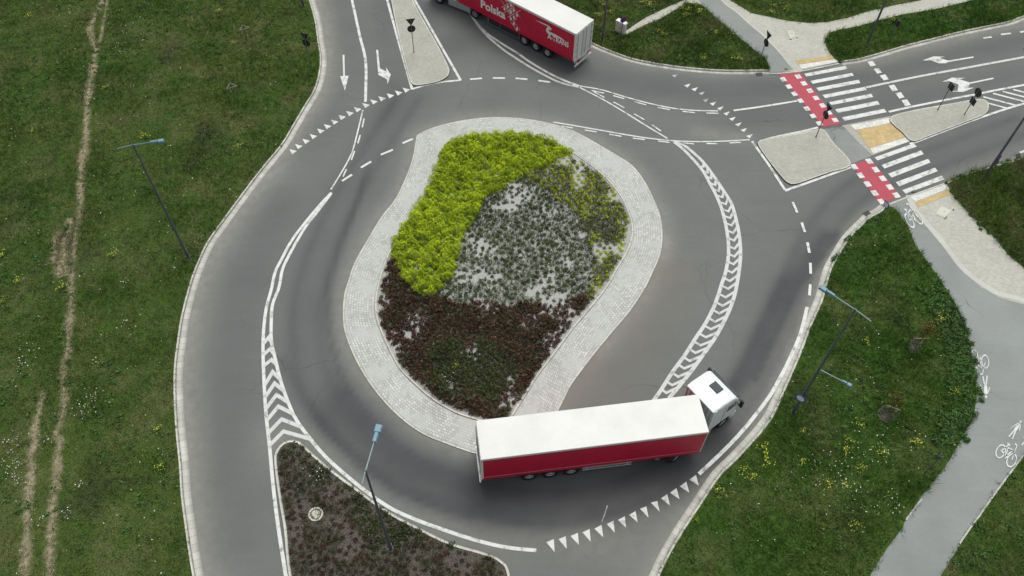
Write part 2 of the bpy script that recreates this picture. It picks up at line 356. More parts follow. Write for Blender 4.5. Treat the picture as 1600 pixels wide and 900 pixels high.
road = link('road', np_mesh('road', np.c_[P2, np.zeros(len(P2))], np.c_[b0, b0+1, b0+n1+1, b0+n1], {'dust': np.clip(dust, 0, .9), 'silt': np.clip(silt, 0, 1), 'wear': np.clip(wear, 0, .9)}), 'asphalt'); struct(road)

# ---- verges (raised grass)
VERGE = {}
def verge(key, poly): VERGE[key] = np.asarray(poly); struct(slab('grass_verge', poly, .09, 'grass_ground_lush' if key in ('se', 'strip') else 'grass_ground', .3))
field = np.r_[west_edge, [(-38, -40), (-200, -40), (-200, 200), (-24, 200), (-22, 90)]]; verge('field', field)
tri_ne = np.r_[ne_edge, G([(1203, 105), (1197, 92), (1175, 75), (1150, 54), (1125, 32), (1096, 7), (1075, 4), (1052, 17), (1032, 29), (1007, 39), (980, 53), (968, 58), (900, 30), (820, -25), (660, -100)], .09)]; 
verge('ne', tri_ne)
verge('ne2', G([(968, 58), (972, 50), (980, 45), (1000, 31), (1025, 19), (1052, 6), (1068, 0), (1085, -12), (1068, -60), (900, -140), (640, -110), (700, -75), (820, -25), (900, 28)], .09))
verge('top', G([(1142, 0), (1175, 20), (1200, 25), (1232, 32), (1262, 35), (1290, 34), (1325, 27), (1360, 16), (1400, 7), (1437, 0), (1560, -28), (1800, -90), (1500, -200), (1090, -60)], .09))
strip = np.r_[n_edge, G([(1760, -60), (1650, -28), (1520, 0), (1462, 14), (1412, 22), (1375, 31), (1340, 41), (1312, 46), (1296, 51), (1289, 60), (1291, 72), (1297, 82), (1304, 90)], .09)]; verge('strip', strip)
se = np.r_[se_edge, G([(1180, 1000), (1290, 990), (1350, 915), (1380, 865), (1410, 825), (1417, 807), (1440, 775), (1475, 732), (1492, 705), (1507, 677), (1522, 650), (1526, 620), (1525, 590), (1517, 542), (1507, 505), (1492, 472), (1477, 450), (1470, 437), (1450, 410), (1430, 382), (1420, 355), (1400, 327), (1392, 322)], .09)]; verge('se', se)
e_poly = np.r_[e_edge, G([(1900, 320), (1800, 480), (1650, 450), (1597, 415), (1575, 397), (1557, 372), (1537, 355), (1512, 330), (1490, 305)], .09)]; verge('e', e_poly)
verge('corner', G([(1517, 825), (1532, 805), (1555, 772), (1575, 745), (1600, 712), (1660, 640), (1900, 600), (1800, 1000), (1420, 980)], .09))

# ---- paths under the verges
def path(name, pts, z, mat): return struct(slab(name, G(pts, z), z, mat, .2))
path('footpath', [(960, 60), (1080, -20), (1120, -90), (1800, -120), (1800, -40), (1600, 18), (1455, 57), (1322, 93), (1309, 97), (1254, 109), (1249, 111), (1203, 113), (1190, 100), (1040, 60)], .045, 'footpath_paving')
path('cycle_path', [(1060, -60), (1096, 7), (1085, 20), (1150, 70), (1195, 112), (1217, 113), (1240, 109), (1231, 100), (1220, 85), (1193, 57), (1173, 40), (1150, 19), (1126, 0), (1085, -60)], .052, 'path_asphalt')
path('footpath', [(1421, 306), (1477, 285), (1500, 285), (1620, 400), (1800, 470), (1800, 620), (1600, 480), (1562, 470), (1532, 450), (1500, 420), (1475, 387), (1450, 357), (1425, 327)], .045, 'footpath_paving')
path('cycle_path', [(1381, 320), (1397, 314), (1417, 307), (1425, 327), (1450, 357), (1475, 387), (1500, 420), (1532, 448), (1562, 465), (1602, 476), (1800, 600), (1900, 700), (1500, 1000), (1250, 1000), (1340, 860), (1440, 700), (1440, 500), (1400, 350)], .052, 'path_asphalt')
for nm, pts in (('path_edging', [(1415, 305), (1425, 327), (1450, 357), (1475, 387), (1500, 420), (1532, 446), (1562, 463), (1602, 474), (1700, 520)]),
                ('path_edging', [(1090, -50), (1126, 0), (1150, 19), (1173, 40), (1193, 57), (1220, 85), (1233, 101)])):
    P = smooth(G(pts, .055), 4); struct(link(nm, ribbon_mesh(nm, P, .0, .42 if pts[0][0] == 1415 else .16, .058), 'edging'))
P = smooth(G([(1500, 850), (1517, 825), (1532, 805), (1555, 772), (1575, 745), (1600, 712), (1660, 640)], .1), 4)
struct(link('path_edging', ribbon_mesh('path_edging', P, -.02, .09, .115, .12), 'edging'))
P = smooth(G([(1440, 779), (1425, 798), (1415, 812)], .1), 4); struct(link('path_edging', ribbon_mesh('path_edging', P, -.02, .07, .115, .12), 'edging'))

# ---- kerbs and gutters
def kerb(P, side, gut=.36, kw=.15, z=.12, keep=None):
    P = resample(P, .4)
    struct(link('kerb', ribbon_mesh('kerb', P, 0, side*kw, z, .16), 'kerb_stone'))
    if gut: struct(link('gutter', ribbon_mesh('gutter', P, side*(kw+.012), side*(kw+gut), .012, .05), 'gutter_stone'))
kerb(west_edge, 1, .46, .14)
kerb(ne_edge, -1, .36); kerb(n_edge, -1, .36); kerb(se_edge, -1, .42); kerb(e_edge, -1, .2)
# dropped kerbs at the crossings
for pts in ([(1204, 114), (1217, 114), (1249, 111), (1310, 98.5)], [(1385, 320), (1397, 315), (1417, 307), (1450, 295), (1478, 285)]):
    P = resample(G(pts, .03), .4); struct(link('kerb', ribbon_mesh('kerb', P, .0, -.16, .062, .1), 'kerb_stone'))

# ---- central island: apron of granite setts between outer and inner outline
cen = np.mean(bed_out, axis=0)
def polar(P, n):
    th = np.linspace(0, 2*np.pi, n, endpoint=False); R = []
    Q = P-cen
    for a in th:
        dx, dy = math.cos(a), math.sin(a); best = 0
        for k in range(len(Q)):
            p, q = Q[k-1], Q[k]; e = q-p; den = dx*e[1]-dy*e[0]
            if abs(den) < 1e-9: continue
            s_ = (p[0]*e[1]-p[1]*e[0])/den; u = (p[0]*dy-p[1]*dx)/den
            if s_ > 0 and -1e-6 <= u <= 1+1e-6: best = max(best, s_)
        R.append(best)
    return cen+np.c_[np.cos(th), np.sin(th)]*np.array(R)[:, None]
NA = 260
oA, iA = polar(apron_out, NA), polar(bed_out, NA)
s_ = np.r_[0, np.cumsum(np.linalg.norm(np.roll((oA+iA)/2, -1, 0)-(oA+iA)/2, axis=1))]
K = 9; V, U = [], []
for k in range(K+1):
    f = k/K; Pk = oA*(1-f)+iA*f; wd = np.linalg.norm(oA-iA, axis=1)
    V.append(np.c_[np.r_[Pk, Pk[:1]], np.full(NA+1, .03+.05*f)]); U.append(np.c_[s_, np.r_[wd, wd[:1]]*f])
V, U = np.concatenate(V), np.concatenate(U); Fc = []
for k in range(K):
    a = k*(NA+1)+np.arange(NA); Fc.append(np.c_[a, a+1, a+NA+2, a+NA+1])
ap = np_mesh('granite_apron', V, np.concatenate(Fc), None, U); struct(link('granite_apron', ap, 'granite_setts'))
ring = lambda P: np.r_[P, P[:1]]
struct(link('kerb', ribbon_mesh('kerb', resample(ring(apron_out[::-1]), .35), -.02, .14, .042, .1), 'kerb_stone'))
bo = resample(ring(bed_out[::-1]), .3)
struct(link('kerb', ribbon_mesh('kerb', bo, -.02, .13, .15, .2), 'kerb_stone'))
struct(slab('planting_bed', bed_out, .10, 'bed_gravel', .2))

# ---- traffic islands of pavers, with kerb rim
def island(pts, z=.11, mat='island_paving'):
    P = smooth(G(pts, z), 4, True); a = np.sum(P[:, 0]*np.roll(P[:, 1], -1)-np.roll(P[:, 0], -1)*P[:, 1])
    if a < 0: P = P[::-1]
    struct(slab('traffic_island', P, z, mat, .2)); R = resample(ring(P), .3)
    struct(link('kerb', ribbon_mesh('kerb', R, -.12, .03, z+.008, .15), 'kerb_stone')); return P
island([(606, -45), (613, 0), (622, 45), (633, 90), (641, 120), (646, 130), (655, 131.5), (680, 127), (694, 121), (700, 114), (698, 102), (682, 70), (665, 40), (646, 5), (622, -45)])
isl_w = [(1186, 223), (1200, 218), (1237, 211.5), (1277, 203.5), (1287, 203.5), (1300, 222), (1328, 255), (1300, 266), (1275, 274.5), (1245, 285), (1233, 284.5), (1222, 274), (1200, 246)]
island(isl_w)
island([(1392, 185), (1425, 174), (1475, 165), (1520, 157), (1537, 156), (1543, 163), (1541, 173), (1531, 180), (1500, 192), (1450, 211), (1426, 219), (1413, 207)])
path('cycle_refuge', [(1286, 202), (1318, 197), (1362, 244), (1329, 256)], .02, 'path_asphalt')
path('refuge_paving', [(1316, 196), (1393, 181), (1427, 219), (1362, 243)], .015, 'island_paving')
for pts in ([(1329, 195.5), (1391, 184), (1397, 191), (1337, 203)], [(1359, 232), (1418, 214), (1425, 219.5), (1365, 240)],):
    struct(flat('tactile_paving', [G(pts, .025)], .026, 'tactile_white'))
struct(flat('tactile_paving', [G([(1338, 203), (1398, 191.5), (1418, 213), (1359, 231.5)], .025)], .026, 'tactile_yellow'))
for pts, mt in (([(1243, 95), (1299, 86.5), (1304, 92), (1247, 100.5)], 'tactile_yellow'), ([(1248, 101), (1304.5, 92.5), (1309, 97), (1253, 107.5)], 'tactile_white'),
                ([(1421, 306), (1475, 287.5), (1482, 294.5), (1430, 315)], 'tactile_white'), ([(1430.5, 316), (1482.5, 296), (1490, 301.5), (1434, 324)], 'tactile_yellow')):
    struct(flat('tactile_paving', [G(pts, .06)], .061, mt))
# planted island bottom left
isl_s = np.r_[G([(540, 1010), (447, 825)], .1)[1:], G([(441, 790), (435, 750), (431.5, 715), (435, 704), (442, 695), (452, 690.5), (462, 691), (470, 695), (487, 711), (520, 739), (555, 765), (590, 791), (620, 810), (647, 824), (700, 850), (790, 885), (760, 960), (600, 1010), (480, 1010), (455, 900)], .1)]
P = smooth(isl_s, 4, True); a = np.sum(P[:, 0]*np.roll(P[:, 1], -1)-np.roll(P[:, 0], -1)*P[:, 1]); P = P if a > 0 else P[::-1]
ISL_S = P; struct(slab('planting_bed', P, .09, 'island_soil', .2)); struct(link('kerb', ribbon_mesh('kerb', resample(ring(P), .3), -.14, .03, .12, .2), 'kerb_stone'))

# ---- dirt tracks through the field
def track(pts, w):
    P = resample(smooth(G(pts, .1), 6), .25); n = len(P); ww = w*(.75+.5*np.interp(np.arange(n), np.arange(0, n+8, 4), rng.random(len(np.arange(0, n+8, 4)))))
    N = normals(P); fr = np.array([-1, -.45, 0, .45, 1.]); V = np.concatenate([np.c_[P+N*(ww*f)[:, None]*1.2, np.full(n, .103)] for f in fr])
    ed = np.concatenate([np.full(n, abs(f)**1.3) for f in fr]); i = np.arange(n-1); Fc = np.concatenate([np.c_[i+k*n, i+(k+1)*n, i+1+(k+1)*n, i+1+k*n][:, ::-1] for k in range(4)])
    struct(link('dirt_track', np_mesh('dirt_track', V, Fc, {'edge': ed}), 'soil')); return P
TR = [track([(165, -60), (160, 0), (150, 22), (141, 47), (150, 77), (145, 102), (141, 132), (136, 162), (135, 195), (133, 230), (127, 257), (126, 292), (125, 325), (120, 355), (115, 380), (114, 410), (111, 447), (111, 482), (106, 515), (105, 545), (100, 577), (100, 610), (99, 640), (92, 665), (88, 677), (94, 692), (89, 715), (89, 740), (83, 780), (81, 805), (79, 840), (75, 920)], .58),
      track([(66, 610), (60, 650), (54, 672), (56, 690), (47, 710), (49, 732), (46, 755), (44, 780), (43, 815), (40, 900)], .50),
      track([(109, 350), (98, 362), (89, 372), (87, 390), (83, 412)], .6), track([(112, 340), (104, 365), (100, 388), (100, 410), (104, 430)], 1.1), track([(172, -30), (165, 15), (160, 45), (152, 75)], .3)]
TRK = np.concatenate(TR)

# ================================================================== ROAD MARKINGS (children of the road)
def mark(name, polys, mat='road_paint'): return flat(name, polys, nz(), mat, road)
def mline(name, pts, w, mat='road_paint', sm=True):
    P = G(pts); P = resample(smooth(P, 6) if sm and len(pts) > 2 else P, .4); return mark(name, [line_poly(P, w)], mat)
def mdash(name, segs, w, mat='road_paint'): return mark(name, [line_poly(G(s), w) for s in segs], mat)
mline('lane_line', [(540, -40), (550, 0), (562, 55), (570, 87), (572, 112), (571, 159)], .24)
mline('lane_line', [(567, 172), (554, 225), (547, 245), (532, 272), (517, 296)], .12)
mdash('lane_dashes', [((569, 185), (566, 199)), ((563, 211), (559, 224)), ((554, 236), (549, 250)), ((541.5, 264), (536, 276))], .12)
outl = [(518, 301), (500, 320), (475, 350), (455, 377), (440, 405), (430, 425), (424, 452), (416, 482), (412, 515), (411, 550), (413, 605), (416, 650), (421, 695), (427, 760), (435, 825), (450, 920)]
inl = [(517, 303), (495, 332), (477, 355), (462, 380), (450, 402), (441, 422), (436, 449), (427, 475), (425, 500), (425, 532), (430, 560), (440, 600), (455, 640), (467, 662), (485, 686), (507, 712), (540, 742), (575, 770), (612, 795), (650, 812), (685, 825), (740, 843), (790, 855), (838, 860)]
inl = [(x-1 if 455 < y < 560 else x, y) for x, y in inl]
mline('edge_line', outl, .22); mline('edge_line', inl, .22)
def xat(L, y):
    for (x1, y1), (x2, y2) in zip(L[:-1], L[1:]):
        if y1 <= y <= y2: return x1+(x2-x1)*(y-y1)/(y2-y1)
polys = []
for ax, ay in [(420, 527), (422, 545), (424, 562), (426, 581), (429, 599), (432, 617), (435, 635), (440, 655), (443, 674)]:
    L = (xat(outl, ay+(10 if ay < 570 else 22)), ay+(10 if ay < 570 else 22)); R = (xat(inl, ay+(8 if ay < 570 else 12)), ay+(8 if ay < 570 else 12))
    A, B, C = G([L, (ax, ay), R]); w = .26
    d1, d2 = (B-A)/np.linalg.norm(B-A), (C-B)/np.linalg.norm(C-B); n1_, n2_ = np.array([-d1[1], d1[0]]), np.array([-d2[1], d2[0]])
    mt = (n1_+n2_); mt = mt/(mt@n1_)
    polys.append([A+n1_*w/2, B+mt*w/2, C+n2_*w/2, C-n2_*w/2, B-mt*w/2, A-n1_*w/2])
mark('chevron_hatching', polys, 'worn_paint')
# yield rows
tri = [(452, 233), (461, 225), (472.5, 217), (484, 209.5), (495.5, 201), (506, 194), (517, 187), (528.5, 179.5), (541, 173.5), (553, 167.5), (566, 161), (578.5, 155.5), (591, 150.5), (604, 146), (617, 141.5), (629, 137)]
mark('yield_triangles', [G([(x, y), (x+4.5, y+8), (x+12, y+3)]) for x, y in tri])
t2 = crop([(1117, 522), (1163, 545), (1277, 635), (1322, 665), (1362, 697), (1398, 730), (1435, 765), (1470, 800), (1505, 838)], 800, 0)
mark('yield_triangles', [G([(x, y), (x-10.5, y+3), (x-5, y+6.5)]) for x, y in t2])
t2 = crop([(1038, 461), (1205, 572), (1230, 614)], 800, 0); mark('yield_triangles', [G([(x, y), (x-10, y+3), (x-4.5, y+6)]) for x, y in t2], 'faded_paint')
t3 = [((1108, 518), (1150, 488), (1167, 555)), ((1048, 560), (1090, 530), (1108, 600)), ((988, 600), (1028, 570), (1047, 640)), ((932, 635), (970, 608), (987, 680)), ((868, 662), (908, 652), (922, 718)), ((800, 700), (840, 685), (853, 755)), ((732, 738), (772, 715), (785, 785)), ((662, 770), (705, 747), (712, 818)), ((592, 795), (635, 775), (642, 850)), ((515, 825), (560, 800), (570, 878)), ((440, 848), (485, 826), (492, 905)), ((366, 870), (412, 850), (418, 928)), ((290, 890), (337, 871), (342, 950)), ((214, 908), (262, 890), (266, 970))]
mark('yield_triangles', [G(crop(q, 800, 620)) for q in t3])
# arrows
mark('direction_arrow', [G(crop(q, 400, 0)) for q in ([(541, 343), (553, 343), (556, 475), (545, 475)], [(526, 477), (579, 473), (556, 568)])])
mark('direction_arrow', [G(crop([(751, 312), (763, 312), (775, 428), (816, 448), (812, 420), (843, 467), (822, 527), (820, 497), (765, 468)], 400, 0))])
mark('direction_arrow', [G(crop([(965, 378), (1035, 353), (1105, 355), (1070, 362), (1125, 379), (1283, 353), (1285, 361), (1130, 388), (1110, 396), (1068, 396), (1015, 377)], 1200, 0))])
mark('direction_arrow', [G(crop([(1087, 512), (1150, 486), (1232, 488), (1195, 496), (1262, 516), (1408, 485), (1410, 494), (1260, 525), (1250, 550), (1288, 548), (1222, 575), (1135, 573), (1185, 567), (1190, 528), (1135, 508)], 1200, 0))])
# splitter island lines
mline('edge_line', [(595, -40), (605, 0), (622, 62), (644, 140)], .22, sm=False); mline('edge_line', [(628, -30), (648, 0), (684, 63), (720, 126)], .22, sm=False)
mline('edge_line', [(643, 139.5), (662, 134), (685, 129), (719, 125.5)], .2)
# entry dashes
mdash('guide_dashes', [((629, 224), (645, 217)), ((595, 242), (614, 234)), ((564, 262), (580, 252.5)), ((534.5, 283), (550, 273)), ((734.5, 124), (753, 122.5)), ((770, 122), (789, 122.2)), ((805.5, 122.5), (824, 124)), ((841, 126), (859.5, 128.5))], .2)
mline('lane_line', [(715, -20), (725, 5), (735, 22), (744, 35), (755, 47), (764, 55), (774, 61.5), (790, 72), (810, 84), (825, 95), (857, 114), (882, 126), (905, 134.5)], .22)
mline('lane_line', [(744, 36), (753, 47), (763, 58), (774, 67.5), (788, 79), (800, 87), (825, 103), (850, 117), (875, 129), (904, 136)], .22, 'worn_paint')
mline('lane_line', [(906, 134.5), (940, 140.5), (975, 151), (1012, 161), (1050, 169), (1082, 172.5), (1122, 173.5)], .13)
mdash('lane_dashes', [crop(q, 800, 0) for q in (((497, 566), (575, 583)), ((632, 598), (702, 618)), ((765, 636), (838, 656)), ((912, 672), (986, 686)), ((1066, 697), (1144, 705)), ((1215, 707), (1290, 709)))], .13)
mline('lane_line', [(906, 137), (940, 154.5), (975, 175), (1007, 195), (1027, 207), (1043, 216.5)], .13)
mdash('lane_dashes', [crop(q, 800, 0) for q in (((510, 573), (577, 610)), ((634, 638), (702, 675)), ((763, 712), (826, 748)), ((875, 780), (930, 820)))], .13)
mline('lane_line', [(864, 191), (900, 197), (940, 204), (980, 211), (1012, 216), (1050, 220), (1087, 221.5), (1125, 221), (1171, 218.5)], .13)
mdash('lane_dashes', [crop(q, 800, 0) for q in (((310, 789), (380, 801)), ((455, 813), (530, 826)), ((608, 840), (684, 853)), ((755, 864), (830, 873)), ((912, 882), (985, 891)), ((1062, 893), (1137, 900)), ((1215, 898), (1285, 899)), ((1360, 894), (1430, 890)))], .13)
# crescent of double lines with chevrons on the right
ro = [(1053, 221.5), (1070, 228), (1088, 243)] + crop([(1200, 120), (1260, 200), (1320, 290), (1370, 370), (1395, 450), (1415, 540), (1425, 620), (1428, 700), (1418, 800), (1403, 890)], 800, 225)+crop([(1398, 20), (1370, 110), (1330, 200), (1270, 310), (1200, 410), (1120, 520), (1040, 620), (980, 690)], 800, 450)
ri = [(1053, 222), (1066, 232), (1080, 246)] + crop([(1190, 165), (1235, 245), (1275, 320), (1305, 390), (1325, 460), (1342, 540), (1352, 620), (1352, 700), (1335, 800), (1305, 890)], 800, 225)+crop([(1300, 10), (1265, 110), (1210, 220), (1150, 310), (1080, 420), (1000, 530), (930, 640), (880, 710)], 800, 450)
mline('lane_line', ro, .26, 'worn_paint'); mline('lane_line', ri, .26, 'worn_paint')
A_ = smooth(G(ro), 8); B_ = smooth(G(ri), 8); k = 400
rs = lambda P: np.c_[np.interp(np.linspace(0, 1, k), np.linspace(0, 1, len(P)), P[:, 0]), np.interp(np.linspace(0, 1, k), np.linspace(0, 1, len(P)), P[:, 1])]
def arclen(P): P = resample(P, .05); return rs(P)
A_, B_ = arclen(A_), arclen(B_); tot = np.linalg.norm(np.diff(A_, axis=0), axis=1).sum(); polys = []
s0 = 3.6
while s0 < tot-.6:
    f = int(s0/tot*(k-1)); ad = int(min(.50, .18+s0*.06)/tot*k)
    fi = min(k-1, f+0); a, b = A_[max(0, fi-ad)], B_[max(0, fi-ad)]; mdp = (A_[fi]+B_[fi])/2
    A, B, C = a, mdp, b; w = .18
    d1, d2 = (B-A)/np.linalg.norm(B-A), (C-B)/np.linalg.norm(C-B); n1_, n2_ = np.array([-d1[1], d1[0]]), np.array([-d2[1], d2[0]])
    mt = (n1_+n2_); mt = mt/max(.35, mt@n1_)
    polys.append([A+n1_*w/2, B+mt*w/2, C+n2_*w/2, C-n2_*w/2, B-mt*w/2, A-n1_*w/2]); s0 += .64+.14*min(1, s0/14)
mark('chevron_hatching', polys, 'worn_paint')
# east road
c4 = lambda q: G(crop(q, 1200, 0)); c8 = lambda q: G(crop(q, 1200, 225))
mark('cycle_crossing', [c4([(65, 462), (195, 450), (455, 775), (345, 795)])], 'red_paint')
mark('cycle_crossing', [c8([(522, 128), (640, 96), (828, 326), (700, 378)])], 'red_paint')
def blk(cs, w, h, cr): return [cr([(x-w/2-9*h/24, y-h/2+3), (x+w/2-9*h/24, y-h/2-3), (x+w/2+9*h/24, y+h/2-3), (x-w/2+9*h/24, y+h/2+3)]) for x, y in cs]
mark('cycle_crossing_blocks', blk([(95, 497), (130, 542), (165, 587), (203, 631), (243, 680), (281, 726), (320, 772), (188, 479), (224, 522), (262, 568), (300, 613), (341, 660), (380, 705), (419, 751)], 30, 24, c4))
mark('cycle_crossing_blocks', blk([(538, 143), (578, 197), (622, 251), (666, 307), (707, 361), (632, 108), (673, 161), (717, 216), (761, 270), (802, 321)], 33, 31, c8))
mark('zebra_crossing', [c4(q) for q in ([(225, 462), (485, 413), (495, 432), (240, 480)], [(262, 507), (525, 457), (536, 475), (280, 525)], [(300, 550), (565, 500), (577, 520), (317, 570)], [(340, 595), (605, 544), (617, 563), (357, 615)], [(380, 640), (645, 587), (657, 608), (397, 658)], [(418, 685), (683, 632), (698, 654), (437, 707)], [(460, 735), (725, 681), (742, 702), (480, 756)])])
mark('zebra_crossing', [c8(q) for q in ([(665, 85), (908, -2), (930, 17), (684, 104)], [(707, 133), (955, 41), (973, 64), (727, 155)], [(750, 187), (1000, 94), (1015, 117), (772, 211)], [(798, 240), (1043, 149), (1060, 171), (820, 266)], [(838, 290), (1085, 199), (1103, 222), (860, 312)])])
mark('stop_dashes', [c4(q) for q in ([(620, 387), (653, 380), (673, 410), (640, 417)], [(660, 432), (690, 427), (712, 455), (682, 462)], [(697, 473), (733, 466), (755, 498), (722, 504)], [(753, 537), (788, 530), (812, 565), (778, 572)], [(795, 583), (830, 577), (853, 610), (820, 618)], [(833, 628), (868, 622), (893, 658), (857, 665)])])
mline('lane_line', crop([(612, 548), (800, 508), (1000, 468), (1200, 432), (1400, 395), (1600, 358), (1900, 300)], 1200, 0), .24, 'worn_paint')
mline('edge_line', crop([(755, 700), (900, 668), (1100, 628), (1280, 594), (1450, 560), (1600, 532), (1900, 475)], 1200, 0), .22)
mline('edge_line', crop([(885, 900), (925, 888), (1100, 820), (1300, 745), (1500, 678), (1600, 648), (1900, 560)], 1200, 0), .22)
mdash('hatching', [crop(q, 1200, 0) for q in (((1358, 642), (1498, 680)), ((1345, 607), (1550, 660)), ((1405, 585), (1597, 635)), ((1465, 573), (1640, 617)), ((1532, 561), (1680, 598)), ((1600, 548), (1740, 583)))], .2)
mline('edge_line', crop([(-28, 690), (60, 670), (180, 634)], 1200, 0)[:0] or [(1146, 173), (1190, 167), (1245, 158)], .2)
mline('edge_line', crop([(-15, 872), (100, 845), (200, 825), (312, 798)], 1200, 0), .2)
mline('edge_line', [(1175, 221), (1200, 256), (1227, 298)], .22, sm=False); mline('edge_line', [(1226, 298.5), (1275, 281), (1329, 261.5)], .22, sm=False)
mdash('edge_dashes', [crop(q, 1200, 0) for q in (((1345, 240), (1397, 232)), ((1455, 217), (1517, 210)), ((1575, 203), (1630, 192)), ((1700, 175), (1760, 163)))], .2)
mdash('edge_dashes', [((1593, 239), (1610, 233)), ((1640, 222), (1660, 215))], .2)
mdash('edge_dashes', [((1238.5, 316), (1245.5, 332.5)), ((1252.5, 348), (1257.5, 363)), ((1261.5, 379), (1264.5, 395.5)), ((1266, 411), (1266.5, 428)), ((1266, 444.5), (1264.5, 462))], .2)
mline('edge_line', [(1261, 480), (1251, 520), (1236, 556), (1219, 590), (1199, 624), (1163, 670), (1130, 705), (1092, 741)], .24)
mline('guide_line', [(949, 790), (945, 803), (940, 816)], .06, 'faded_paint', False)

# painted symbols
def affine(o, x, y):
    O, Xv, Yv = g1(*o), g1(*x), g1(*y); return lambda p: O+(Xv-O)*p[0]+(Yv-O)*p[1]
def ringp(c, r, w, n=20):
    o = [(c[0]+r*math.cos(a), c[1]+r*math.sin(a)) for a in np.linspace(0, 2*math.pi, n+1)]; q = [(c[0]+(r-w)*math.cos(a), c[1]+(r-w)*math.sin(a)) for a in np.linspace(0, 2*math.pi, n+1)]
    return [[o[i], o[i+1], q[i+1], q[i]] for i in range(n)]
def bar(a, b, w): a, b = np.array(a, float), np.array(b, float); dd = (b-a)/np.linalg.norm(b-a); n_ = np.array([-dd[1], dd[0]])*w/2; return [a+n_, a-n_, b-n_, b+n_]
def bike(o, x, y, mat='road_paint'):
    f = affine(o, x, y)      # unit x: half wheelbase, unit y: same length, upright
    P = ringp((-1, 0), .72, .15)+ringp((1, 0), .72, .15)+[bar((-1, 0), (-.5, .95), .14), bar((-.38, .7), (.55, .9), .14), bar((.02, 0), (.5, .86), .14), bar((-.93, .06), (-.1, .03), .14), bar((1, .05), (.66, 1.35), .14), bar((.68, 1.4), (.25, 1.5), .16), bar((-.75, 1.05), (-.28, 1.0), .2), bar((-.0, -.05), (-.35, .68), .14), [(-.1, .2), (.35, .1), (.1, -.35)]]
    flat('bicycle_symbol', [[f(p) for p in q] for q in P], nz()+.055, mat, road)
def ped(o, x, y, mat='road_paint'):
    f = affine(o, x, y)      # unit y: half the figure's height, x: sideways
    P = [[(.17*math.cos(a), .93+.15*math.sin(a)) for a in np.linspace(0, 2*math.pi, 12)[:-1]], [(-.3, .72), (.3, .72), (.26, -.1), (-.22, -.1)], bar((-.08, -.1), (-.34, -1), .2), bar((.12, -.1), (.34, -1), .2), bar((-.27, .66), (-.62, .1), .13), bar((.27, .66), (.66, .05), .13), bar((.66, .08), (.8, -.25), .11)]
    flat('pedestrian_symbol', [[f(p) for p in q] for q in P], nz()+.055, mat, road)
bike((1427, 343.5), (1433.5, 341), (1418, 328)); bike((1530, 562), (1538.5, 566), (1529, 577)); bike((1571, 713), (1579.5, 720), (1579, 699))
bike((1207, 96), (1210, 101), (1202, 88), 'worn_paint'); ped((1539, 605), (1529, 606), (1540, 622)); ped((1586, 672), (1578, 667), (1594, 659)); ped((1606, 686), (1598, 681), (1614, 674))

# ================================================================== VEHICLES
def mbox(bm, x0, x1, y0, y1, z0, z1, T=None, bev=0, seg=2, top=None):
    """axis box; top=(dx0,dx1,dy) insets the upper face"""
    a, b, c = top or (0, 0, 0)
    vs = [bm.verts.new(v) for v in ((x0, y0, z0), (x1, y0, z0), (x1, y1, z0), (x0, y1, z0), (x0+a, y0+c, z1), (x1-b, y0+c, z1), (x1-b, y1-c, z1), (x0+a, y1-c, z1))]
    fs = [bm.faces.new([vs[i] for i in q]) for q in ((3, 2, 1, 0), (4, 5, 6, 7), (0, 1, 5, 4), (1, 2, 6, 5), (2, 3, 7, 6), (3, 0, 4, 7))]
    new = vs
    if bev:
        es = list({e for f in fs for e in f.edges}); r = bmesh.ops.bevel(bm, geom=es, offset=bev, segments=seg, affect='EDGES', profile=.5)
        new = list({v for f in r['faces'] for v in f.verts} | {v for v in vs if v.is_valid})
    if T: bmesh.ops.transform(bm, matrix=T, verts=[v for v in new if v.is_valid])
def mcyl(bm, p0, p1, r0, r1=None, n=16, T=None):
    p0, p1 = Vector(p0), Vector(p1); r1 = r0 if r1 is None else r1; ax = (p1-p0).normalized()
    u = ax.orthogonal().normalized(); w = ax.cross(u); A, B = [], []
    for i in range(n):
        a = 2*math.pi*i/n; dd = u*math.cos(a)+w*math.sin(a); A.append(bm.verts.new(p0+dd*r0)); B.append(bm.verts.new(p1+dd*r1))
    for i in range(n): bm.faces.new([A[i], A[(i+1) % n], B[(i+1) % n], B[i]])
    bm.faces.new(A[::-1]); bm.faces.new(B)
    if T: bmesh.ops.transform(bm, matrix=T, verts=A+B)
def boxes(name, lst, mat, parent, T=None, bev=0):
    bm = bmesh.new()
    for q in lst: mbox(bm, *q, T=T, bev=bev)
    return from_bm(name, bm, mat, parent)
def prism(bm, prof, y0, y1, T=None, bev=0, seg=3):
    A = [bm.verts.new((x, y0, z)) for x, z in prof]; B = [bm.verts.new((x, y1, z)) for x, z in prof]; n = len(prof)
    fs = [bm.faces.new([A[i], A[(i+1) % n], B[(i+1) % n], B[i]]) for i in range(n)]+[bm.faces.new(A[::-1]), bm.faces.new(B)]
    new = A+B
    if bev:
        es = list({e for f in fs for e in f.edges}); r = bmesh.ops.bevel(bm, geom=es, offset=bev, segments=seg, affect='EDGES', profile=.5)
        new = list({v for f in bm.faces for v in f.verts})
    if T: bmesh.ops.transform(bm, matrix=T, verts=new)
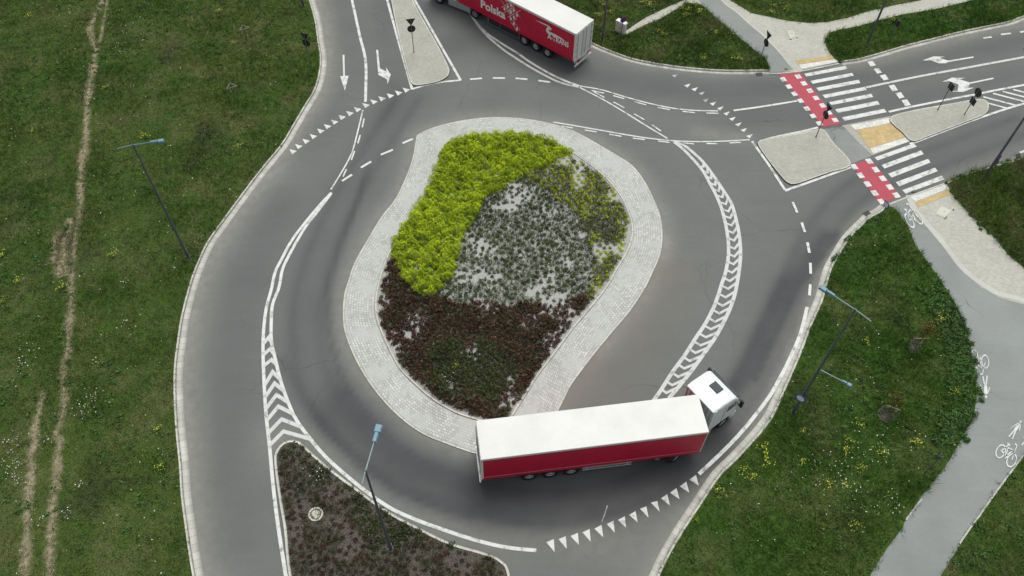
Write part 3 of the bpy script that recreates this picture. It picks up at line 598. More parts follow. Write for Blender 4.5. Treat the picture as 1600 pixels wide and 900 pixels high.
def wheel(parent, x, y, r, w, T=None, side=1, deep=.10):
    bm = bmesh.new(); n = 28; prof = [(r*.56, -w/2+.03), (r*.60, -w/2), (r*.93, -w/2), (r, -w/2+.05), (r, w/2-.05), (r*.93, w/2), (r*.60, w/2), (r*.56, w/2-.03)]
    rings_ = [[bm.verts.new((x+pr*math.cos(a), y+yy, r+pr*math.sin(a))) for pr, yy in prof] for a in np.linspace(0, 2*math.pi, n, endpoint=False)]
    for i in range(n):
        for k_ in range(len(prof)): q = (k_+1) % len(prof); bm.faces.new([rings_[i][k_], rings_[i][q], rings_[(i+1) % n][q], rings_[(i+1) % n][k_]])
    if T: bmesh.ops.transform(bm, matrix=T, verts=bm.verts)
    t_ = from_bm('wheel', bm, 'tyre', parent, True)
    bm = bmesh.new(); yo = y+side*(w/2-deep)
    mcyl(bm, (x, yo-.02, r), (x, yo+.02, r), r*.57, r*.57, 24); mcyl(bm, (x, yo, r), (x, yo+side*(deep+.0), r), r*.22, r*.16, 14)
    for a in np.linspace(0, 2*math.pi, 10, endpoint=False): mcyl(bm, (x+r*.36*math.cos(a), yo, r+r*.36*math.sin(a)), (x+r*.36*math.cos(a), yo+side*.045, r+r*.36*math.sin(a)), .022, None, 6)
    # flange ring
    for i in range(24):
        a, b = 2*math.pi*i/24, 2*math.pi*(i+1)/24; q = [bm.verts.new((x+rr*math.cos(t_a), y+side*(w/2-.012+dz), r+rr*math.sin(t_a))) for rr, t_a, dz in ((r*.60, a, 0), (r*.60, b, 0), (r*.50, b, -.05), (r*.50, a, -.05))]; bm.faces.new(q)
    if T: bmesh.ops.transform(bm, matrix=T, verts=bm.verts)
    from_bm('rim', bm, 'rim', t_); return t_
LEN, HW = 13.62, 1.275
def make_lorry(loc, yaw, cab_rot, label, lettered):
    R = empty('articulated_lorry', (loc[0], loc[1], 0), yaw); tag(R, label, 'lorry', None)
    roof = bmesh.new(); mbox(roof, 0, LEN, -HW, HW, 3.87, 4.0, bev=.035); from_bm('roof', roof, 'truck_roof', R)
    for s in (1, -1):
        nx, nz_ = 240, 8; xs_ = np.linspace(.14, LEN-.06, nx); zs_ = np.linspace(1.20, 3.87, nz_); V = []
        for zz in zs_:
            amp = .008*(1-abs(zz-2.4)/1.6); V.append(np.c_[xs_, s*(HW-.012+amp*np.sin(xs_*4.83)+.35*amp*np.sin(xs_*13.1+zz)), np.full(nx, zz)])
        V = np.concatenate(V); a_, b_ = np.meshgrid(np.arange(nx-1), np.arange(nz_-1)); q = (b_*nx+a_).ravel(); Fc = np.c_[q, q+1, q+nx+1, q+nx]
        if s > 0: Fc = Fc[:, ::-1]
        c = link('curtain', np_mesh('curtain', V, Fc), 'curtain_red', R)
        boxes('hem_strip', [(.14, LEN-.08, s*1.283-.004, s*1.283+.004, 1.40, 1.425)], 'alloy' if not lettered else 'curtain_red', c)
        boxes('side_rail', [(.05, LEN-.04, s*1.25-.03, s*1.25+.03, 1.08, 1.215)], 'curtain_red', R)
        boxes('roof_rail', [(.06, LEN-.04, s*1.262-.02, s*1.262+.02, 3.80, 3.885)], 'alloy', R)
        gl = boxes('side_guard', [(6.25, 9.35, s*1.22-.015, s*1.22+.015, .80, .89), (6.25, 9.35, s*1.22-.015, s*1.22+.015, .50, .59), (6.5, 6.56, s*1.19-.03, s*1.19+.01, .5, 1.1), (9.05, 9.11, s*1.19-.03, s*1.19+.01, .5, 1.1)], 'alloy' if not lettered else 'chassis', R)
        bm = bmesh.new(); mbox(bm, 11.0, 11.16, s*.95-.07, s*.95+.07, .35, 1.1); mbox(bm, 10.92, 11.24, s*.95-.13, s*.95+.13, .28, .34); from_bm('landing_leg', bm, 'galvanised', R)
        for wx in (2.95, 4.26, 5.57): wheel(R, wx, s*1.03, .51, .40, None, s)
        boxes('mudguard', [(2.35, 6.2, s*1.03-.22, s*1.03+.2, 1.03, 1.06)], 'black_plastic', R)
        boxes('rear_light', [(-.075, -.05, s*.92-.26, s*.92+.26, .93, 1.06)], 'lamp_red', R)
        dr = boxes('rear_door', [(-.02, .02, min(s*.012, s*1.19), max(s*.012, s*1.19), 1.28, 3.80)], 'truck_roof', R)
        bm = bmesh.new()
        for yy in (.22, .95): mcyl(bm, (-.05, s*yy, 1.2), (-.05, s*yy, 3.84), .016, None, 8)
        from_bm('lock_rod', bm, 'galvanised', dr)
        boxes('hinge', [(-.035, -.015, s*1.13-.06, s*1.13+.06, z_, z_+.07) for z_ in (1.5, 2.1, 2.8, 3.5)], 'galvanised', dr)
    boxes('rear_frame', [(-.02, .13, -HW, -1.20, 1.1, 3.88), (-.02, .13, 1.20, HW, 1.1, 3.88), (-.015, .12, -1.2, 1.2, 3.80, 3.87), (-.02, .12, -1.2, 1.2, 1.08, 1.26)], 'cabinet_white', R)
    boxes('front_wall', [(LEN-.055, LEN+.01, -1.25, 1.25, 1.15, 3.868)], 'truck_roof', R)
    boxes('floor', [(.13, LEN-.06, -1.22, 1.22, 1.10, 1.18)], 'chassis', R)
    boxes('chassis_frame', [(.1, 11.2, -.52, -.38, .72, 1.08), (.1, 11.2, .38, .52, .72, 1.08), (11.2, 13.4, -.52, .52, 1.0, 1.098)]+[(x, x+.1, -1.15, 1.15, .95, 1.097) for x in (1, 2.2, 6.3, 7.6, 9, 10.4)]+[(x-.06, x+.06, -.9, .9, .44, .58) for x in (2.95, 4.26, 5.57)], 'chassis', R)
    bp = boxes('rear_bumper', [(-.12, -.02, -1.2, 1.2, .48, .62), (-.03, .12, -.9, -.8, .6, 1.1), (-.03, .12, .8, .9, .6, 1.1), (-.05, .0, -1.24, 1.24, .90, 1.075)], 'alloy', R)
    boxes('number_plate', [(-.13, -.122, -.26, .26, .50, .60)], 'sign_white', bp)
    if lettered:
        bx = boxes('pallet_box', [(6.1, 9.75, .72, 1.205, .38, 1.07)], 'black_plastic', R, bev=0)
        boxes('box_frame', [(6.1, 9.75, 1.206, 1.216, .38, .42), (6.1, 9.75, 1.206, 1.216, 1.02, 1.06), (6.1, 6.15, 1.206, 1.216, .42, 1.02), (9.7, 9.75, 1.206, 1.216, .42, 1.02), (8.3, 8.34, 1.206, 1.216, .42, 1.02)], 'galvanised', bx)
        boxes('reflector_strip', [(8.55, 9.15, 1.217, 1.222, .80, .88)], 'sign_white', bx)
    # tractor unit, its own frame at the kingpin
    T = Matrix.Translation((12.2, .22 if not lettered else 0, 0)) @ Matrix.Rotation(cab_rot, 4, 'Z')
    bm = bmesh.new(); prism(bm, [(2.02, 1.0), (4.34, 1.0), (4.40, 1.9), (4.30, 2.25), (4.02, 3.10), (3.80, 3.52), (3.45, 3.72), (2.02, 3.82)], -1.225, 1.225, T, .15, 4)
    cab = from_bm('cab', bm, 'cab_white', R)
    bm = bmesh.new(); mbox(bm, 1.72, 2.8, -1.16, 1.16, 3.70, 3.80, T=T, bev=.03); from_bm('roof_fairing', bm, 'cab_white', cab)
    for s in (1, -1):
        bm = bmesh.new(); prism(bm, [(1.82 if s < 0 else 1.97, 1.25), (2.06, 1.25), (2.06, 3.76), (1.82 if s < 0 else 1.97, 3.76)], s*1.20-.02, s*1.20+.02, T); from_bm('side_fairing', bm, 'cab_white' if s < 0 else 'cab_grey', cab)
        bm = bmesh.new(); prism(bm, [(3.2, 2.25), (4.02, 2.25), (4.06, 2.36), (3.86, 2.98), (3.2, 2.98)], s*1.226-.004, s*1.226+.004, T); w_ = from_bm('side_window', bm, 'glass_dark', cab)
        bm = bmesh.new(); mbox(bm, 2.96, 3.0, s*1.226-.005, s*1.226+.005, 1.1, 3.1, T=T); mbox(bm, 4.20, 4.23, s*1.226-.005, s*1.226+.005, 1.1, 2.2, T=T); from_bm('door_gap', bm, 'dark_gap', cab)
        bm = bmesh.new(); mbox(bm, 4.12, 4.26, s*1.44-.13, s*1.44+.10, 2.25, 2.98, T=T, bev=.03); mbox(bm, 4.14, 4.2, min(s*1.2, s*1.36), max(s*1.2, s*1.36), 2.9, 2.95, T=T); mbox(bm, 4.14, 4.2, min(s*1.2, s*1.36), max(s*1.2, s*1.36), 2.35, 2.4, T=T); from_bm('mirror', bm, 'black_plastic', cab)
        bm = bmesh.new(); prism(bm, [(-.2, .38), (2.3, .38), (2.3, 1.02), (-.2, .95)], s*1.17-.04, s*1.17+.04, T, 0); from_bm('side_skirt', bm, 'cab_grey' if not lettered else 'rim', R)
        bm = bmesh.new(); mcyl(bm, (.6, s*.85, .72), (2.1, s*.85, .72), .3, None, 18, T); from_bm('fuel_tank', bm, 'alloy', R)
        bm = bmesh.new(); mbox(bm, 4.33, 4.47, s*.92-.2, s*.92+.2, .72, .95, T=T, bev=.03); from_bm('headlight', bm, 'hatch_glass', cab)
        wheel(R, 3.42, s*1.04, .51, .33, T, s, .04); wheel(R, -.62, s*.93, .51, .62, T, s, .20)
        bm = bmesh.new(); prof = [(-.62+.60*math.cos(a), .51+.60*math.sin(a)) for a in np.linspace(.1*math.pi, .9*math.pi, 9)]; prof += [(-.62+.57*math.cos(a), .51+.57*math.sin(a)) for a in np.linspace(.9*math.pi, .1*math.pi, 9)]
        prism(bm, prof, s*.93-.33, s*.93+.33, T); from_bm('mudguard', bm, 'black_plastic', R)
    bm = bmesh.new(); prism(bm, [(4.385, 2.02), (4.41, 2.03), (4.325, 2.28), (4.045, 3.12), (4.02, 3.10), (4.30, 2.26)], -1.08, 1.08, T); from_bm('windscreen', bm, 'glass_dark', cab)
    bm = bmesh.new(); mbox(bm, 3.98, 4.20, -1.15, 1.15, 3.16, 3.22, T=T, bev=.02); from_bm('sun_visor', bm, 'hatch_glass', cab)
    bm = bmesh.new(); mbox(bm, 4.36, 4.44, -.85, .85, 1.0, 1.78, T=T, bev=.02); from_bm('grille', bm, 'black_plastic', cab)
    bm = bmesh.new(); mbox(bm, 4.05, 4.50, -1.2, 1.2, .42, 1.0, T=T, bev=.06); from_bm('bumper', bm, 'cab_white', cab)
    bm = bmesh.new(); mbox(bm, 2.82, 3.38, -.36, .36, 3.74, 3.81, T=T, bev=.025); from_bm('roof_hatch', bm, 'hatch_glass', cab)
    bm = bmesh.new()
    for yy in np.arange(-.9, .95, .3): mbox(bm, 1.96, 2.018, yy-.04, yy+.04, 1.2, 3.6, T=T)
    from_bm('rear_panel', bm, 'cab_grey', cab)
    bm = bmesh.new(); mbox(bm, -1.25, 4.1, -.46, -.36, .68, .98, T=T); mbox(bm, -1.25, 4.1, .36, .46, .68, .98, T=T); mbox(bm, -.68, -.56, -.9, .9, .45, .57, T=T); mbox(bm, 3.36, 3.48, -.9, .9, .40, .54, T=T); mbox(bm, -.4, .5, -.42, .42, .982, .99, T=T); mbox(bm, 1.2, 1.9, -.5, .5, 1.0, 1.5, T=T); from_bm('tractor_frame', bm, 'chassis', R)
    bm = bmesh.new(); mcyl(bm, (1.75, .7, 1.0), (1.75, .7, 2.6), .09, None, 12, T); from_bm('air_intake', bm, 'black_plastic', R)
    return R
def pose(corner, yaw, side):
    return (corner[0]-math.sin(yaw)*side*HW, corner[1]+math.cos(yaw)*side*HW)
L1 = make_lorry(pose((-1.656, 20.378), .14746, 1), .14746, math.radians(37)-.14746, 'white roofed lorry with plain red side curtains turning around the bottom of the roundabout', False)
L2C, L2Y = (5.064, 58.870), 2.47552
L2 = make_lorry(pose(L2C, L2Y, -1), L2Y, math.radians(7), 'red curtain sided lorry with white lettering and white rear doors leaving at the top', True)
# lettering: photo measurements onto the side plane (local x from the rear, z)
def side_pt(u, v):
    dr = (u-800)/F_PX*AR-(v-450)/F_PX*AU+AF; C = np.array([0, 0, CAM_H]); e = np.array([math.cos(L2Y), math.sin(L2Y), 0]); n_ = np.array([-e[1], e[0], 0]); P0 = np.array([*L2C, 0])
    t_ = ((P0-C)@n_)/(dr@n_); Q = C+dr*t_; return (float((Q-P0)@e), float(Q[2]))
def decal(name, polys, mat='decal_white'):
    V, Fs = [], []
    for poly in polys:
        b = len(V); V += [(x, HW+.016, z) for x, z in poly]
        Fs += [tuple(b+i for i in f) for f in tessellate_polygon([[Vector((p[0], p[1], 0)) for p in poly]])]
    return link(name, np_mesh(name, V, Fs), mat, L2)
def side_text(name, txt, a_px, b_px, cap, bold):
    cu = bpy.data.curves.new(name, 'FONT'); cu.body = txt; cu.offset = bold; cu.resolution_u = 3; ob = bpy.data.objects.new(name, cu); COL.objects.link(ob)
    dg = bpy.context.evaluated_depsgraph_get(); me = bpy.data.meshes.new_from_object(ob.evaluated_get(dg)); bpy.data.objects.remove(ob)
    (x0, z0), (x1, z1) = side_pt(*a_px), side_pt(*b_px); vs = [v.co.copy() for v in me.vertices]; mx_ = max(v.x for v in vs); mn = min(v.x for v in vs); my = max(v.y for v in vs)
    for v in me.vertices:
        f = (v.co.x-mn)/(mx_-mn); v.co = Vector((x0+(x1-x0)*f, HW+.018, z0+(z1-z0)*f+v.co.y/my*cap))
    link(name, me, 'decal_white', L2)
side_text('lettering', 'Polska', (751.5, 10.8), (790, 30), .82, .035)
side_text('lettering', 'A-TRANS', (855.5, 59.0), (888.5, 74.2), .52, .035)
q = lambda pts, ox, oy, s: [side_pt(ox+x*s, oy+y*s) for x, y in pts]
def thin(a, b, w=.035):
    (xa, za), (xb, zb) = q([a, b], 700, 0, .1); return [tuple(p) for p in bar((xa, za), (xb, zb), w)]
decal('pattern_lines', [thin(*l) for l in (((840, 112), (990, 35)), ((880, 195), (1040, 110)), ((935, 272), (1135, 160)), ((835, 5), (985, 225)), ((900, 8), (1075, 310)), ((990, 60), (1130, 270)), ((905, 110), (1000, 300)), ((980, 340), (1040, 420)), ((1025, 320), (1130, 478)), ((1040, 420), (1075, 490)), ((1010, 330), (1075, 290)), ((950, 180), (1040, 60)))])
decal('pattern_dots', [[(c[0]+.11*math.cos(a), c[1]+.19*math.sin(a)) for a in np.linspace(0, 2*math.pi, 9)[:-1]] for c in q([(985, 80), (935, 105), (885, 137), (1028, 160), (983, 187), (1080, 237), (1030, 272), (983, 292), (1030, 370), (1080, 450)], 700, 0, .1)])
decal('bird_emblem', [q(p, 820, 10, .1125) for p in ([(145, 185), (230, 218), (325, 262), (318, 275), (220, 228)], [(325, 262), (345, 275), (372, 312), (365, 335), (350, 320), (330, 322), (345, 350), (420, 385), (500, 430), (572, 486), (470, 440), (400, 405), (330, 385), (300, 350), (296, 318), (315, 288)])])

# ================================================================== SIGNS, LAMPS, CABINET
def plate(name, shape, size, c, hx, nrm, parent, face, back='sign_back'):
    """shape outline in (h, z); c centre; hx horizontal direction; nrm the way its front looks"""
    if shape == 'round': O = [(size/2*math.cos(a), size/2*math.sin(a)) for a in np.linspace(0, 2*math.pi, 25)[:-1]]
    elif shape == 'yield': O = [(-size/2, size*.29), (size/2, size*.29), (0, -size*.58)]
    else: O = [(-size/2, -size/2), (size/2, -size/2), (size/2, size/2), (-size/2, size/2)]
    hx3 = Vector((hx[0], hx[1], 0)); n3 = Vector((nrm[0], nrm[1], 0)); c = Vector(c)+n3*.07
    def mesh(sc, off, th, mt, nm, par, O=O):
        bm = bmesh.new(); A = [bm.verts.new(c+hx3*h*sc+Vector((0, 0, z*sc))+n3*off) for h, z in O]; B = [bm.verts.new(v.co+n3*th) for v in A]; bm.faces.new(A[::-1]); bm.faces.new(B)
        for i in range(len(A)): bm.faces.new([A[i], A[(i+1) % len(A)], B[(i+1) % len(A)], B[i]])
        return from_bm(nm, bm, mt, par)
    p = mesh(1, 0, .025, back, name, parent)
    f = mesh(.96, .026, .004, face[0], 'sign_face', p)
    if len(face) > 1: mesh(.72 if shape == 'yield' else .74, .031, .004, face[1], 'sign_symbol', p)
    if len(face) > 2: mesh(1, .036, .004, face[1], 'sign_symbol', p, face[2])
    return p
def hdir(a, b, h=2.5): d_ = g1(*b, h)-g1(*a, h); return d_/np.linalg.norm(d_)
def sign(label, spec, px, h, a, b, front, cat='road sign', grp=None, pole_top=None, name='road_sign', r=.035):
    P = g1(*px, h); hx = hdir(a, b, h); n_ = np.array([-hx[1], hx[0]])*front
    o = empty(name, (P[0], P[1], .09)); tag(o, label, cat, grp)
    bm = bmesh.new(); top = pole_top or max(z+s*.4 for _, _, s, z, _ in spec); mcyl(bm, (0, 0, -.05), (0, 0, top-.09), r, None, 10); mcyl(bm, (0, 0, -.02), (0, 0, .05), r*2.6, r*2.0, 10); from_bm('pole', bm, 'pole_dark', o)
    for nm, shp, s, z, face in spec: plate(nm, shp, s, (0, 0, z-.09), hx, n_, o, face)
    return o
YF, RF = ('sign_red', 'sign_white'), ('sign_blue', 'sign_white')
AR3 = [(-.2, -.04), (.05, -.04), (.05, -.14), (.24, 0), (.05, .14), (.05, .04), (-.2, .04)]
ys = lambda z, s=.82: ('triangular_plate', 'yield', s, z, YF)
rd = lambda z, s=.72: ('round_plate', 'round', s, z, RF)
sign('give way and roundabout sign seen from behind on the paved island at the top', [rd(2.55), ys(3.35)], (643, 46), 2.55, (640, 47), (647, 46.2), 1)
sign('give way and roundabout sign standing in the grass beside the left kerb', [rd(2.45), ys(3.2)], (478, 68), 2.45, (472, 67), (484, 69.5), 1)
sign('give way and roundabout sign on the paved island left of the upper zebra crossing', [rd(2.5), ys(3.3)], (1289, 180), 2.5, (1286, 176), (1293, 185), 1)
sign('give way and roundabout sign on the grass tip beside the upper cycle path', [rd(2.5), ys(3.3)], (1196, 67), 2.5, (1193, 63), (1200, 72), 1)
sq = lambda z, s=.66: ('square_plate', 'square', s, z, ('sign_blue', 'sign_white', [(-.2, -.16), (.2, -.16), (0, .22)]))
sign('single square sign seen from behind near the middle of the long paved island', [sq(2.6, .62)], (1485, 136), 2.6, (1481, 132), (1489, 141), 1)
sign('round sign above a square plate at the right end of the long paved island', [('square_plate', 'square', .62, 1.55, ('sign_blue', 'sign_white')), rd(2.5, .8)], (1527, 145), 2.5, (1523, 141), (1531, 150), 1)
sign('small dark square sign in the grass strip above the east road', [sq(2.2, .62)], (1401, 36), 2.2, (1397, 32), (1405, 41), 1)
sign('blue crossing sign with white triangle at the tip of the right grass area', [('square_plate', 'square', .52, 2.2, ('sign_blue', 'sign_white', [(-.2, -.17), (.2, -.17), (0, .2)]))], (1386.5, 319.5), 2.2, (1382, 314), (1389, 323), -1)
sign('small dark sign on a thin pole beside the grey path at lower right', [('square_plate', 'square', .42, 2.55, ('sign_blue', 'sign_white'))], (1469.5, 715), 2.6, (1460, 720), (1478, 712), 1)
sign('blue and red no stopping sign behind the white cabinet', [('round_plate', 'round', .62, 2.3, ('sign_red', 'sign_blue'))], (973.5, 30), 2.3, (966, 32), (981, 28), -1)

def lamp(label, top_px, H, arms, r0=.105, mat='pole_dark', heads='lamp_steel'):
    P = g1(*top_px, H); o = empty('street_lamp', (P[0], P[1], .09)); tag(o, label, 'street lamp')
    bm = bmesh.new(); mcyl(bm, (0, 0, 0), (0, 0, 1.1), r0*1.15, r0*1.1, 14); mcyl(bm, (0, 0, 1.1), (0, 0, H), r0, r0*.5, 14); mcyl(bm, (0, 0, -.02), (0, 0, .04), r0*2, r0*1.9, 14); from_bm('pole', bm, mat, o)
    bm = bmesh.new(); mbox(bm, r0*.95, r0*1.25, -.05, .05, .5, .95); from_bm('access_door', bm, 'galvanised', o)
    for h, tip, back, hl, hw in arms:
        tp = np.asarray(tip) if isinstance(tip, np.ndarray) else g1(*tip, h)
        v = tp-P; L = np.linalg.norm(v); dd = v/L; ang = math.atan2(dd[1], dd[0]); T = Matrix.Rotation(ang, 4, 'Z')@Matrix.Translation((0, 0, h-.09))
        bm = bmesh.new(); mcyl(bm, (-back, 0, -.10 if back else 0), (-back*.3, 0, 0), .035, .035, 8, T); mcyl(bm, (-back*.3, 0, 0), (L-hl*.8, 0, .05), .038, .028, 8, T); a_ = from_bm('arm', bm, heads, o)
        bm = bmesh.new(); mbox(bm, L-hl, L-hl*.45, -hw*.32, hw*.32, -.02, .13, T=T, bev=.03, top=(.05, 0, .04)); mbox(bm, L-hl*.47, L, -hw*.5, hw*.5, -.03, .12, T=T, bev=.035, top=(.03, .05, .04))
        hd = from_bm('lamp_head', bm, 'lamp_blue', a_)
        bm = bmesh.new(); mbox(bm, L-hl*.42, L-.06, -hw*.38, hw*.38, -.045, -.032, T=T)
        me_ = from_bm('lamp_lens', bm, 'hatch_glass', a_)
    return o
lamp('tall grey street lamp in the left field with its arm pointing right', (208, 227), 11.5, [(11.5, (257, 220), 1.0, .9, .33)], heads='lamp_blue')
lampR = lamp('street lamp with a high arm and a lower arm in the right grass area', (1336, 484), 12.0, [(12.0, (1280, 448), 1.0, 1.0, .34), (5.6, (1331, 604), 0, .7, .30)], heads='lamp_steel')
lamp('street lamp with a blue head leaning into view on the bottom left planted island', (571, 736), 11.5, [(11.5, (593, 663), .6, 1.05, .40)], heads='lamp_steel', r0=.10)
for px, tip, lb in (((941, 63), (4, -6), 'street lamp pole beside the rear of the red lettered lorry'), ((1356, 66), (2, -6), 'street lamp pole in the grass strip between footpath and east road'), ((1538, 277), (-5, 4), 'street lamp pole at the right edge carrying the oval purple sign'), ((474, 9), (6, -1), 'street lamp base at the top edge in the grass left of the kerb')):
    b = g1(*px, .09); 
    Fp = lambda P3: (lambda d_: (800+F_PX*(d_@AR)/(d_@AF), 450-F_PX*(d_@AU)/(d_@AF)))(np.array(P3)-np.array([0, 0, CAM_H]))
    tp = Fp((b[0], b[1], 11.5)); dd = np.array(tip)/np.linalg.norm(tip); lamp(lb, tp, 11.5, [(11.5, b+dd*2.6, .6, 1.0, .42)])
def pole_sign(label, px, h, a, b, size, faces, rim):
    P = g1(*px, h); o = empty('round_sign', (P[0], P[1], h)); tag(o, label, 'road sign'); hx = hdir(a, b, h); n_ = np.array([-hx[1], hx[0]])
    plate('round_plate', 'round', size, (0, 0, 0), hx, -n_, o, faces, rim)
    bm = bmesh.new(); mcyl(bm, (0, 0, -.02), (-n_[0]*.1, -n_[1]*.1, -.02), .03, None, 8); from_bm('bracket', bm, 'galvanised', o)
pole_sign('blue direction sign clamped low on the pole of the two armed lamp', (1252, 621), 2.3, (1243, 615), (1261, 627), .72, ('sign_blue', 'sign_white', AR3), 'sign_blue')
pole_sign('oval looking purple no stopping sign on the lamp pole at the right edge', (1558, 248), 2.2, (1551, 253), (1565, 243), .78, ('sign_red', 'purple_sign'), 'purple_sign')

cb = g1(969.5, 53.5, .09); hx = hdir((961, 47), (976, 54.6), .1); ang = math.atan2(hx[1], hx[0])
o = empty('utility_cabinet', (cb[0], cb[1]+.2, .09), ang); tag(o, 'white utility cabinet with two doors in the grass beside the gravel track', 'cabinet')
bm = bmesh.new(); mbox(bm, -.5, .5, -.2, .2, .12, 1.2, bev=.02); from_bm('body', bm, 'cabinet_white', o)
bm = bmesh.new(); mbox(bm, -.54, .54, -.25, .23, 1.205, 1.28, bev=.015, top=(.02, .02, .03)); from_bm('top_cover', bm, 'cabinet_white', o)
boxes('plinth', [(-.48, .48, -.17, .17, -.05, .118)], 'slab_concrete', o)
for s in (-1, 1):
    dr = boxes('door', [(min(s*.012, s*.48), max(s*.012, s*.48), -.215, -.203, .16, 1.16)], 'cabinet_white', o); boxes('handle', [(s*.06-.015, s*.06+.015, -.23, -.216, .6, .74)], 'iron', dr)
# manhole, chamber slabs, drains
c_ = g1(493.5, 803.5, .1); o = empty('manhole_cover', (c_[0], c_[1], .09)); tag(o, 'round concrete manhole cover on the planted island at bottom left', 'manhole')
bm = bmesh.new()
for i in range(40):
    a, b = 2*math.pi*i/40, 2*math.pi*(i+1)/40
    for r0_, r1_, z0_, z1_ in ((.44, .44, -.05, .06), (.44, .33, .06, .06), (.33, .33, .06, .0)): bm.faces.new([bm.verts.new(v) for v in ((r0_*math.cos(a), r0_*math.sin(a), z0_), (r0_*math.cos(b), r0_*math.sin(b), z0_), (r1_*math.cos(b), r1_*math.sin(b), z1_), (r1_*math.cos(a), r1_*math.sin(a), z1_))])
bmesh.ops.remove_doubles(bm, verts=bm.verts, dist=.001); from_bm('concrete_ring', bm, 'slab_concrete', o)
bm = bmesh.new(); mcyl(bm, (0, 0, -.03), (0, 0, .055), .28, .275, 36); mcyl(bm, (.2, .05, .05), (.2, .05, .062), .03, None, 8); mcyl(bm, (-.2, -.05, .05), (-.2, -.05, .062), .03, None, 8); from_bm('lid', bm, 'slab_concrete', o)
for pts, lb in (([(1228, 48), (1239, 47), (1243.5, 58.5), (1234, 61)], 'pale square chamber slab in the upper footpath near the zebra crossing'), ([(1461, 335), (1471, 322.5), (1487, 329), (1476, 341)], 'pale square chamber slab in the right footpath below the yellow tactile strip')):
    Q = G(pts, .05); c_ = Q.mean(0); o = empty('chamber_slab', (c_[0], c_[1], .045)); tag(o, lb, 'chamber slab'); Q = Q-c_
    slab('frame', Q, .030, 'slab_concrete', .05, o); slab('lid', Q*.84, .045, 'slab_concrete', .03, o)
    h_ = empty; bm = bmesh.new(); mcyl(bm, (.08, .05, .04), (.08, .05, .052), .045, None, 8); from_bm('lifting_hole', bm, 'iron', o)
    e_ = Q[2]-Q[3]; bm = bmesh.new(); mcyl(bm, (*(Q[3]*1.12), .01), (*(Q[3]*1.12+(Q[2]-Q[3])*.3), .012), .04, None, 6); mcyl(bm, (*(Q[2]*1.14), .01), (*(Q[2]*1.14+e_*.12), .012), .05, None, 6); from_bm('joint', bm, 'iron', o)
for px, a, b, lb in (((1354, 333.5), (1350, 336), (1358, 331), 'dark storm drain grate at the kerb of the right grass area'), ((1186, 116.5), (1180, 116.8), (1192, 116.2), 'dark storm drain grate at the kerb below the upper grass triangle'), ((1228, 109), (1226, 109), (1230, 108.5), 'small dark gully lid where the upper cycle path meets the road'), ((1427, 300), (1424, 301), (1431, 299), 'small dark gully lid in the kerb at the lower zebra crossing')):
    c_ = g1(*px); v = hdir(a, b, 0); o = empty('drain_grate', (c_[0], c_[1], .0), math.atan2(v[1], v[0])); tag(o, lb, 'drain'); sc = 1 if 'storm' in lb else .5
    z0 = .012 if 'storm' in lb else .064
    boxes('frame', [(-.3*sc, .3*sc, -.2*sc, -.16*sc, z0-.01, z0+.012), (-.3*sc, .3*sc, .16*sc, .2*sc, z0-.01, z0+.012), (-.3*sc, -.27*sc, -.16*sc, .16*sc, z0-.01, z0+.012), (.27*sc, .3*sc, -.16*sc, .16*sc, z0-.01, z0+.012)], 'iron', o)
    boxes('grate', [(x*sc-.018, x*sc+.018, -.158*sc, .158*sc, z0-.01, z0+.008) for x in np.arange(-.22, .25, .075)], 'iron', o)
    boxes('shaft', [(-.268*sc, .268*sc, -.159*sc, .159*sc, z0-.009, z0+.001)], 'dark_gap', o)

# ================================================================== VEGETATION
def vnoise(P, scale, seed=0):
    r = np.random.default_rng(seed); T_ = r.random((64, 64)); q_ = P/scale+1000; i_ = np.floor(q_).astype(int); f = q_-i_; f = f*f*(3-2*f)
    g = lambda a, b: T_[(i_[:, 0]+a) % 64, (i_[:, 1]+b) % 64]
    return (g(0, 0)*(1-f[:, 0])+g(1, 0)*f[:, 0])*(1-f[:, 1])+(g(0, 1)*(1-f[:, 0])+g(1, 1)*f[:, 0])*f[:, 1]
def view_px(P, z=0.):
    D = np.c_[P, np.full(len(P), z)]-np.array([0, 0, CAM_H]); w_ = D@AF; return np.c_[800+F_PX*(D@AR)/w_, 450-F_PX*(D@AU)/w_]
def scatter(poly, dens, margin=70):
    poly = np.asarray(poly); lo = np.maximum(poly.min(0), [-56, 10]); hi = np.minimum(poly.max(0), [56, 80]); n = int(np.prod(hi-lo)*dens); P = lo+rng.random((n, 2))*(hi-lo)
    P = P[inside(poly, P)]; v = view_px(P); return P[(v[:, 0] > -margin) & (v[:, 0] < 1600+margin) & (v[:, 1] > -margin) & (v[:, 1] < 900+margin)]
def blades(P, z, h, w, nb=3, spread=.07, lean=.5):
    """P (n,2), h (n,) -> crossed single triangles"""
    n = len(P); C = np.repeat(P, nb, 0); C = C+rng.normal(0, spread, C.shape); hh = np.repeat(h, nb)*(.6+.7*rng.random(n*nb)); a = rng.random(n*nb)*2*np.pi
    dx = np.c_[np.cos(a), np.sin(a)]; ww = (w*(.6+.8*rng.random(n*nb)))[:, None]; ln = rng.normal(0, lean, (n*nb, 2))*hh[:, None]
    A, B = C-dx*ww/2, C+dx*ww/2; Tp = C+ln; zz = np.full(n*nb, z)
    V = np.stack([np.c_[A, zz], np.c_[B, zz], np.c_[Tp, zz+hh]], 1).reshape(-1, 3); r = np.repeat(np.clip(np.repeat(rng.random(n), nb)*.6+rng.random(n*nb)*.4, 0, 1), 3)
    return V, np.arange(len(V)).reshape(-1, 3), r
